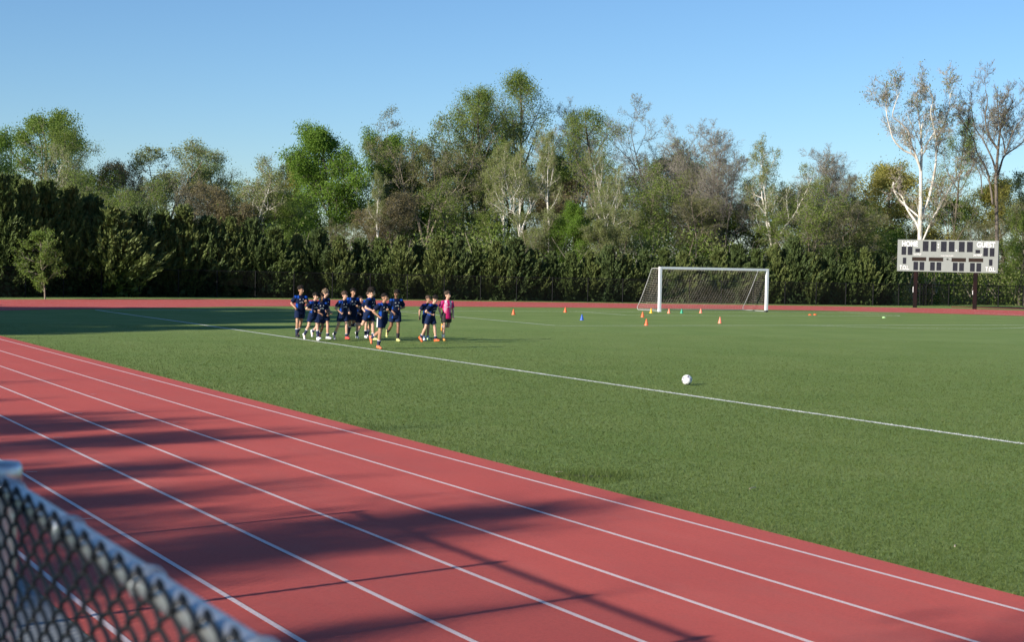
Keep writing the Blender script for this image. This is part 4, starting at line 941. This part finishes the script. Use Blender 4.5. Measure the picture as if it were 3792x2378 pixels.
# --- trees whose limbs are traced by eye: the big white sycamore and the big bare tree at the right
def traced(name, label, limbs, base_px, dist, spec, seed, f, ox, oy, wood, twig, lc, nleaf, subs):
    rng = np.random.default_rng(seed)
    b_ = at(base_px[0], 700, dist); root = thing(name, label, 'tree', (b_[0], b_[1], 0), 0, WG)
    vd = nrm(np.array([b_[0], b_[1], 0.])); tr = MB(); cr = MB(); tips = []
    for li, (pts, ra, rb) in enumerate(limbs):
        depth = rng.normal(0, 1.0); n = len(pts); P = []
        for k, (x, y) in enumerate(pts):
            dx_, dy_ = (ox+x*f)/K, (oy+y*f)/K
            p = at(dx_, dy_, dist)-np.array([b_[0], b_[1], 0]); P.append(p+vd*depth*(k/(n-1))*min(2.5, 2)*(0 if li == 0 else 1))
        P = smooth_path(P, 5)
        ra, rb = ra*(.74 if li == 0 else .62), rb*.8; rad = np.linspace(ra, rb, len(P)); tr.tube(P, rad, 8)
        # procedural side branches
        L = np.linalg.norm(np.diff(P, axis=0), axis=1).sum()
        for k in range(int(L*subs*(0.35 if li == 0 else 1))):
            t_ = rng.uniform(.12 if li else .55, 1); j = min(len(P)-2, int(t_*(len(P)-1))); base = P[j]; dd = nrm(P[j+1]-P[j])
            sp = S2(spec); l0 = rng.uniform(1.0, 2.6)*(1.15-.45*t_)
            e1 = nrm(np.cross(dd, [.3, .1, 1.])); e2 = np.cross(dd, e1); az = rng.uniform(0, 2*PI); ang = rng.uniform(.45, 1.0)
            nd = nrm(dd*math.cos(ang)+(e1*math.cos(az)+e2*math.sin(az))*math.sin(ang)+np.array([0, 0, .25]))
            stack = [(base, nd, l0, max(.02, rad[j]*.4), 0)]
            while stack:
                p, d, l_, r_, lv = stack.pop(); m_ = 4 if lv < 2 else 3
                for q in range(m_):
                    d = nrm(d+rng.normal(0, .17, 3)+np.array([0, 0, .07])); p2 = p+d*l_/m_
                    (tr if lv == 0 else cr).segs([p], [p2], max(.009, r_*(1-.6*q/m_)), max(.007, r_*(1-.6*(q+1)/m_)), 4 if lv == 0 else 3)
                    if lv < 3:
                        for _ in range(2 if rng.random() < .75 else 1):
                            nd_ = nrm(d+rng.normal(0, .55, 3)); stack.append((p2, nd_, l_*rng.uniform(.35, .6), r_*.5, lv+1))
                    if lv >= 2: tips.append(p2)
                    p = p2
    T_ = np.array(tips)
    if nleaf:
        idx = rng.integers(0, len(T_), nleaf); leaf_quads(cr, T_[idx]+rng.normal(0, .24, (nleaf, 3)), .13, rng, 1)
    link('trunk', tr.mesh(name+'_trunk', BK[wood], True), root); link('crown', cr.mesh(name+'_crown', [BK[twig], LF[lc]], False, True), root)
F_ = .3968
traced('sycamore_tree', 'big white-barked sycamore rising behind the scoreboard', [
  ([(420,1700),(420,1475),(425,1250),(428,1000),(430,800),(437,650),(430,500),(445,370)], .27, .045),
  ([(435,1290),(455,1210),(500,1100),(535,950),(570,750),(575,540),(640,400),(690,250),(710,80)], .21, .03),
  ([(428,820),(370,700),(270,650),(180,560),(140,440),(110,300),(120,150)], .16, .03),
  ([(428,850),(400,740),(340,600),(310,480),(230,400),(170,350),(200,230),(240,140)], .14, .03),
  ([(415,1400),(385,1320),(330,1240),(290,1170),(250,1070),(170,1000),(170,930)], .16, .05),
  ([(412,1270),(350,1215),(290,1160),(215,1080),(165,1000)], .12, .045),
  ([(425,1560),(455,1475),(540,1280),(600,1190),(700,1000),(830,840)], .13, .04),
  ([(436,700),(470,640),(500,560),(570,450),(600,430)], .11, .03),
  ([(430,500),(410,350),(390,180),(400,130)], .08, .02),
  ([(572,540),(545,420),(520,300),(540,180),(500,70)], .09, .02),
  ([(437,620),(350,420),(290,300)], .06, .02)],
  (2167, 700), 121, 'syc', 71, F_, 3240, 300, 'white', 'pale', 'pale', 4200, .8)
traced('bare_tree', 'big bare dark tree at the right edge beside the big white sycamore', [
  ([(1140,1700),(1135,1170),(1130,900),(1150,640),(1170,450),(1200,350),(1280,200),(1290,110)], .20, .022),
  ([(1130,850),(1100,740),(1060,650),(1000,530),(930,420),(900,250),(880,130)], .13, .02),
  ([(1100,1150),(1080,1000),(1040,820),(950,660),(920,540),(850,420),(800,350)], .14, .025),
  ([(1150,640),(1095,560),(1050,470),(1030,330),(1050,180),(1030,90)], .15, .025),
  ([(1140,900),(1170,800),(1210,690),(1330,600),(1400,530),(1460,420)], .15, .03),
  ([(1215,690),(1190,530),(1110,400),(1080,300)], .09, .02),
  ([(1170,450),(1150,300),(1140,160),(1150,70)], .09, .02),
  ([(1215,680),(1290,480),(1380,360),(1420,250)], .09, .02),
  ([(1000,1050),(975,850),(860,760),(740,700)], .08, .02)],
  (2345, 700), 124, 'bare', 72, F_, 3240, 300, 'dark', 'twig', 'pale', 900, 1.05)

# young tree inside the fence, far left
PROTO['young'] = (tree_meshes('young', 81, 4.2, S2('small')), 4.2)
place('young', 'young_tree', 'slim young tree with thin pale leaves standing before the fence at far left', 'tree', 106, 536, 90.5, 1.0, 1.0, None, 700)
PROTO['shrub'] = (tree_meshes('shrub', 82, 2.2, S2('small', lc='dkgreen', leaf=6000, r=.016)), 2.2)

# ------------------------------------------------------------------ evergreen screen
def evergreen_meshes(seed, H=5.0, W=2.0, nplume=230, per=80, droop=0.0):
    rng = np.random.default_rng(seed); mb = MB(); C = []; D = []; Tn = []; SZ = []
    tr = MB(); tr.tube([(0, 0, 0), (.03, 0, H*.4), (0, .03, H*.93)], [.09, .06, .015], 6)
    for k in range(nplume):
        t_ = rng.random()**1.1*.97; zz = H*(.02+.93*t_); Rr = W*(.55+.45*math.sin(PI*min(1, t_*1.2+.25)))*(1-t_**1.55)+.10
        az = rng.uniform(0, 2*PI); rad = Rr*rng.uniform(.25, .95)
        out = np.array([math.cos(az), math.sin(az), 0]); base = out*rad*.45+np.array([0, 0, zz*.93])
        el = rng.uniform(.6, 1.15)+.25*t_; d0 = nrm(out*math.cos(el)+np.array([0, 0, math.sin(el)])+rng.normal(0, .15, 3))
        Lp = Rr*rng.uniform(.6, 1.05)*(1-.25*t_)+.5; tip = base+d0*Lp
        tn = rng.random()
        s = rng.random(per)**.8; wdt = .13*(1-s)**.8+.02
        cen = base+np.outer(s*Lp, d0)+np.array([0, 0, 1])*(.12*(s**2))[:, None]*Lp+rng.normal(0, 1, (per, 3))*wdt[:, None]
        dr = d0+rng.normal(0, .25, (per, 3))+np.array([0, 0, .12]); dr /= np.linalg.norm(dr, axis=1, keepdims=True)
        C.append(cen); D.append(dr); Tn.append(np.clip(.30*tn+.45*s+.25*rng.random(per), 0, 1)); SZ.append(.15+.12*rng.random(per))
        tr.segs([base*np.array([.1, .1, .95])], [base+d0*Lp*.7], .018, .006, 3)
    C = np.concatenate(C); D = np.concatenate(D); Tn = np.concatenate(Tn); SZ = np.concatenate(SZ)[:, None]; n = len(C)
    b = rng.normal(size=(n, 3)); b -= D*(D*b).sum(1, keepdims=True); b /= np.linalg.norm(b, axis=1, keepdims=True)
    V = np.stack([C-D*SZ*.5, C+b*SZ*.17, C+D*SZ*.65, C-b*SZ*.17], 1).reshape(-1, 3)
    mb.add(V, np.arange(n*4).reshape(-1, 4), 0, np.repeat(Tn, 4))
    # inner dead twiggy mass
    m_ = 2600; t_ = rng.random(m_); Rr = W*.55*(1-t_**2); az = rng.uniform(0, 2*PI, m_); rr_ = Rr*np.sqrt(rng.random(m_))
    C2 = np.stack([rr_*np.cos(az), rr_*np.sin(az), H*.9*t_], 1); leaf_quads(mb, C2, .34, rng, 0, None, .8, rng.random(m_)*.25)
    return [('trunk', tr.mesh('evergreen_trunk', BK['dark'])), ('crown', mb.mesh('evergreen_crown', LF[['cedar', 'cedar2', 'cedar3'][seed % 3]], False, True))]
for k in range(5): PROTO['ev%d' % k] = (evergreen_meshes(100+k, 5.0, [1.9, 2.1, 1.75, 2.0, 2.2][k]), 5.0)
for k in range(2): PROTO['evt%d' % k] = (evergreen_meshes(120+k, 8.5, [2.3, 2.6][k], 400, 85), 8.5)
TOPX = [0, 70, 122, 170, 209, 240, 272, 349, 454, 559, 663, 733, 836, 1051, 1130, 1286, 1364, 1462, 1525, 1590, 1701, 1777, 1861, 1944, 2028, 2079, 2105]
TOPY = [384, 404, 420, 432, 441, 465, 480, 488, 498, 512, 526, 540, 552, 556, 552, 590, 583, 594, 583, 588, 578, 574, 571, 580, 575, 592, 628]
rg = random.Random(77); EG = 'dark evergreens screening the far end of the field'
where = [(0, 'at the extreme left edge'), (60, 'left of the young tree'), (110, 'directly behind the young tree'), (165, 'just right of the young tree'), (218, 'second right of the young tree'),
         (270, 'behind the tall fence post, left third'), (325, 'right of the tall fence post'), (380, 'below the pale vase-shaped tree'), (432, 'below the small bare grey tree'), (486, 'between the vase-shaped tree and the sparse green tree'),
         (540, 'below the sparse green tree'), (592, 'left of the white-limbed sycamore trunk'), (645, 'right of the white-limbed sycamore trunk'), (697, 'behind the leftmost runner'), (748, 'behind the second cluster of runners, sandy-haired boy'),
         (798, 'behind the brown-haired runner'), (846, 'behind the tall curly-haired runner, left side'), (893, 'behind the front runner with orange boots'), (940, 'behind the straight-haired tall runner'), (984, 'between the main group and the pair of runners'),
         (1030, 'behind the pink-shirted runner'), (1076, 'just right of the pink-shirted runner'), (1120, 'second right of the pink-shirted runner'), (1165, 'left of the first orange cone'), (1210, 'in line with the double-trunked sycamore and first cone'),
         (1254, 'right of the first orange cone'), (1298, 'left of the second orange cone'), (1342, 'at the foot of the bright ivy-green tree'), (1386, 'above the blue cone'), (1430, 'below the white-trunked sycamore by the green-topped tree'),
         (1474, 'left of the goal net'), (1517, 'behind the sloping left side of the net'), (1560, 'behind the left goalpost'), (1604, 'behind the goal above the green cone'), (1648, 'behind the middle of the goal'),
         (1690, 'behind the right half of the goal'), (1733, 'behind the right side net'), (1777, 'behind the right goalpost'), (1820, 'just right of the goal'), (1864, 'second right of the goal'),
         (1907, 'above the two orange discs'), (1950, 'right of the two orange discs'), (1992, 'third from the right end of the screen'), (2034, 'second from the right end of the screen'), (2073, 'last at the right end of the screen, left of the scoreboard')]
for i, (dx, wh) in enumerate(where):
    ty = float(np.interp(dx, TOPX, TOPY))+rg.uniform(-14, 12)+(10 if i % 3 == 1 else -4)
    s_ = s_at(dx)+0; p = fpt(s_); dist = math.hypot(*p)+2.4+rg.uniform(-.4, .5)
    tall = dx < 215
    if dx == 270:
        place('ev0', 'evergreen_tree', 'broad paler feathery evergreen beside the tall fence post, left third', 'evergreen tree', 262, 484, dist-1.3, 1.0, 1.5, EG); continue
    place(('evt%d' % (i % 2)) if tall else 'ev%d' % (i % 5), 'evergreen_tree', 'dark feathery evergreen '+wh, 'evergreen tree', dx, ty, dist, rg.uniform(0, 6.3), rg.uniform(.88, 1.12), EG)
where2 = [(35, 'back row at the far left, topmost'), (95, 'back row behind the young tree'), (150, 'back row right of the young tree'), (205, 'back row left of the tall fence post'), (250, 'back row just left of the drop in the screen')]
for i, (dx, wh) in enumerate(where2):
    place('evt%d' % (i % 2), 'evergreen_tree', 'dark feathery evergreen, '+wh, 'evergreen tree', dx, float(np.interp(dx, TOPX, TOPY))-6+(18 if dx > 220 else 0), 99+i, rg.uniform(0, 6.3), 1.0, EG)
# evergreens and trees beyond the left edge, whose shade falls on the field
for k, (x, y, h) in enumerate([(13, 93, 6.5), (7.5, 90.5, 5), (2.5, 86, 5), (-1.5, 81, 5.5), (-5, 75, 8), (-7, 69.5, 14), (-8, 64.5, 15.5), (-8.5, 59.5, 15.5), (-8.8, 55, 15), (-9, 50.5, 13), (-12.5, 66.5, 16.5), (-12.8, 61.5, 17), (-13, 57, 16.5)]):
    place_xy('evt%d' % (k % 2), 'evergreen_tree', 'evergreen number %s along the left bend beyond the photo edge' % ['one', 'two', 'three', 'four', 'five', 'six', 'seven', 'eight', 'nine', 'ten', 'eleven', 'twelve', 'thirteen', 'fourteen'][k], 'evergreen tree', x, y, h, k*1.3, 'evergreens along the left bend', 1.15)
SHADE = [(-22, -1.2, 12.4, 'shA', 1.0), (-22, 5.8, 10.4, 'shB', .24), (-22.5, 9.4, 11.7, 'shA', .48), (-22, 11.9, 11.0, 'shB', .5), (-22.5, 14.4, 11.2, 'shA', .5), (-22, 16.2, 11.8, 'shB', .36), (-21.5, 18.6, 11.0, 'shA', .5), (-22, 21.2, 10.6, 'shB', .42), (-22, 24, 10.3, 'shA', .34), (-22, 27.4, 11.0, 'shB', .18), (-26, 8.6, 11.3, 'shB', .6), (-26, 11.8, 11.4, 'shA', .6), (-26, 15.0, 11.5, 'shB', .6), (-26, 18.0, 11.4, 'shA', .6), (-26, 21, 11.0, 'shB', .55), (-22, 2.4, 9.5, 'shA', .6), (-22, 4.8, 9.2, 'shB', .45)]
PROTO['shA'] = (tree_meshes('shadeA', 91, 11, S2('full', leaf=8000, ls=.42, lz=.19, r=.02)), 11); PROTO['shB'] = (tree_meshes('shadeB', 92, 11, S2('full', leaf=6500, ls=.42, lz=.19, r=.02)), 11)
for k, (x, y, h, pr, wx) in enumerate(SHADE):
    place_xy(pr, 'leafy_tree', 'leafy tree %s behind the near fence casting shade on the track' % ['tallest', 'slim', 'second', 'third', 'fourth', 'fifth', 'sixth', 'seventh', 'eighth', 'slimmest', 'back row first', 'back row second', 'back row third', 'back row fourth', 'back row fifth', 'low first', 'low second'][k], 'tree', x, y, h, k*2.1, 'trees behind the near fence', wx)

# ------------------------------------------------------------------ brushwood under the wood: one mass
rng = np.random.default_rng(9); mb = MB(); C = []; D = []
nb = 5600
for k in range(nb):
    dx = rng.uniform(-60, 2480); dist = rng.uniform(118, 165) if dx > 2090 else rng.uniform(108, 160)
    dist = max(dist, math.hypot(*fpt(s_at(dx)))+(6.5 if dx < 2090 else rng.uniform(3.5, 9)))
    c = at(dx, 700, dist); hmax = np.interp(dist, [108, 160], [4.2, 8.8])*(.75+.25*math.sin(dx*.013)+.12*math.sin(dx*.05)); c[2] = 0
    if dx > 2100: hmax *= .8
    z = rng.random()**.8*hmax; C.append([c[0], c[1], z])
C = np.array(C); tn = rng.random(nb)
per = 60; CC = np.repeat(C, per, 0)+rng.normal(0, [.75, .75, .55], (nb*per, 3)); CC[:, 2] = np.abs(CC[:, 2])
kind = (np.sin(C[:, 0]*.35)+np.sin(C[:, 1]*.6+C[:, 0]*.2)+rng.normal(0, .6, nb))
mi = np.where(kind > .9, 1, np.where(kind < -.9, 2, 0)); mi = np.where((C[:, 0] > 76) & (mi == 1), 2, mi); mir = np.repeat(mi, per)
for m_ in range(3):
    q = CC[mir == m_]; leaf_quads(mb, q, .19, rng, m_, None, .55, np.clip(np.repeat(tn, per)[mir == m_]*.6+.4*rng.random(len(q)), 0, 1))
st = C[rng.integers(0, nb, 2600)]; d = rng.normal(0, .5, (2600, 3)); d[:, 2] = 1.3; mb.segs(st*np.array([1, 1, .3]), st*np.array([1, 1, .3])+d*rng.uniform(1.2, 3.2, (2600, 1)), .03, .012, 3, 3)
tag(mb.obj('brushwood', [LF['olive'], LF['dkgreen'], LF['pale'], BK['pale']], None, False, True), 'tangled spring brushwood filling the wood behind the evergreens', 'brushwood', None, 'stuff')

# ------------------------------------------------------------------ grass blades on the near field
rng = np.random.default_rng(15)
N = 700000
# sample by distance so that the blades stay about even in the picture
d = 10*np.exp(rng.random(N)*math.log(60/10)); az = YAW+np.radians(rng.uniform(-20.5, 19.8, N))
gx = d*np.sin(az); gy = d*np.cos(az)
ok = (gx > XE-.03+.04*rng.normal(size=N)) & (gy > 4) & (True); gx, gy, d = gx[ok], gy[ok], d[ok]
# no blades on the red band of the far bend
def inside(px, py, P):
    c_ = np.zeros(len(px), bool); j = len(P)-1
    for i in range(len(P)):
        xi, yi, xj, yj = P[i][0], P[i][1], P[j][0], P[j][1]
        if yi != yj: c_ ^= ((yi > py) != (yj > py)) & (px < (xj-xi)*(py-yi)/(yj-yi)+xi)
        j = i
    return c_
keep = inside(gx, gy, inner) | ~inside(gx, gy, outer); gx, gy, d = gx[keep], gy[keep], d[keep]; n = len(gx)
h = .022*(.6+.8*rng.random(n))*np.clip((62-d)/25, .3, 1); wd = .0026*(d/12)**.8*(.7+.6*rng.random(n))
edge = np.exp(-np.abs(gx-XE)/.35); h *= 1+.5*edge
tc = gp(2205/K, 1766/K); tuft = np.exp(-(((gx-tc[0])/.7)**2+((gy-tc[1])/.5)**2)**2); h *= 1+1.6*tuft
a = rng.uniform(0, 2*PI, n); lean = rng.normal(0, .5, (n, 2))*h[:, None]
B = np.stack([gx, gy, np.zeros(n)], 1); s_ = np.stack([np.cos(a), np.sin(a), np.zeros(n)], 1)*wd[:, None]
V = np.stack([B-s_, B+s_, B+np.c_[lean, h]], 1).reshape(-1, 3)
lw = np.interp(gy, TOUCH[:, 1], TOUCH[:, 0]); paint = ((np.abs(gx-lw) < .062+.012*rng.normal(size=n)) & (gy < GY)).astype(float)
patch = .5+.25*np.sin(gx*.9+1.3*np.sin(gy*.5))*np.sin(gy*.33+gx*.2)+.18*np.sin(gx*3.1+gy*2.2)
tn = np.clip(.45*patch+.62*rng.random(n)-.03+.15*edge, 0, 1)
m, t, b = new_mat('grass_blade')
ta = node(t, 'ShaderNodeAttribute', attribute_name='tint').outputs['Fac']; pa = node(t, 'ShaderNodeAttribute', attribute_name='paint').outputs['Fac']
c = mixc(t, sharpen(t, ta, 0, .7), (.062, .100, .019), (.094, .134, .028)); c = mixc(t, sharpen(t, ta, .78, .98), c, (.14, .165, .065)); c = mixc(t, mth(t, 'MULTIPLY', pa, .9), c, (.74, .76, .74))
t.links.new(c, b.inputs['Base Color']); b.inputs['Roughness'].default_value = .55; b.inputs['Specular IOR Level'].default_value = .3
tr_ = node(t, 'ShaderNodeBsdfTranslucent'); t.links.new(c, tr_.inputs[0]); mx = node(t, 'ShaderNodeMixShader'); mx.inputs[0].default_value = .3
t.links.new(b.outputs[0], mx.inputs[1]); t.links.new(tr_.outputs[0], mx.inputs[2]); t.links.new(mx.outputs[0], t.nodes['Material Output'].inputs[0])
mb = MB(); mb.add(V, np.arange(n*3).reshape(-1, 3), 0, np.repeat(tn, 3), np.repeat(paint, 3))
tag(mb.obj('grass', m, None, False, True), 'short green grass covering the playing field', 'grass', None, 'stuff')
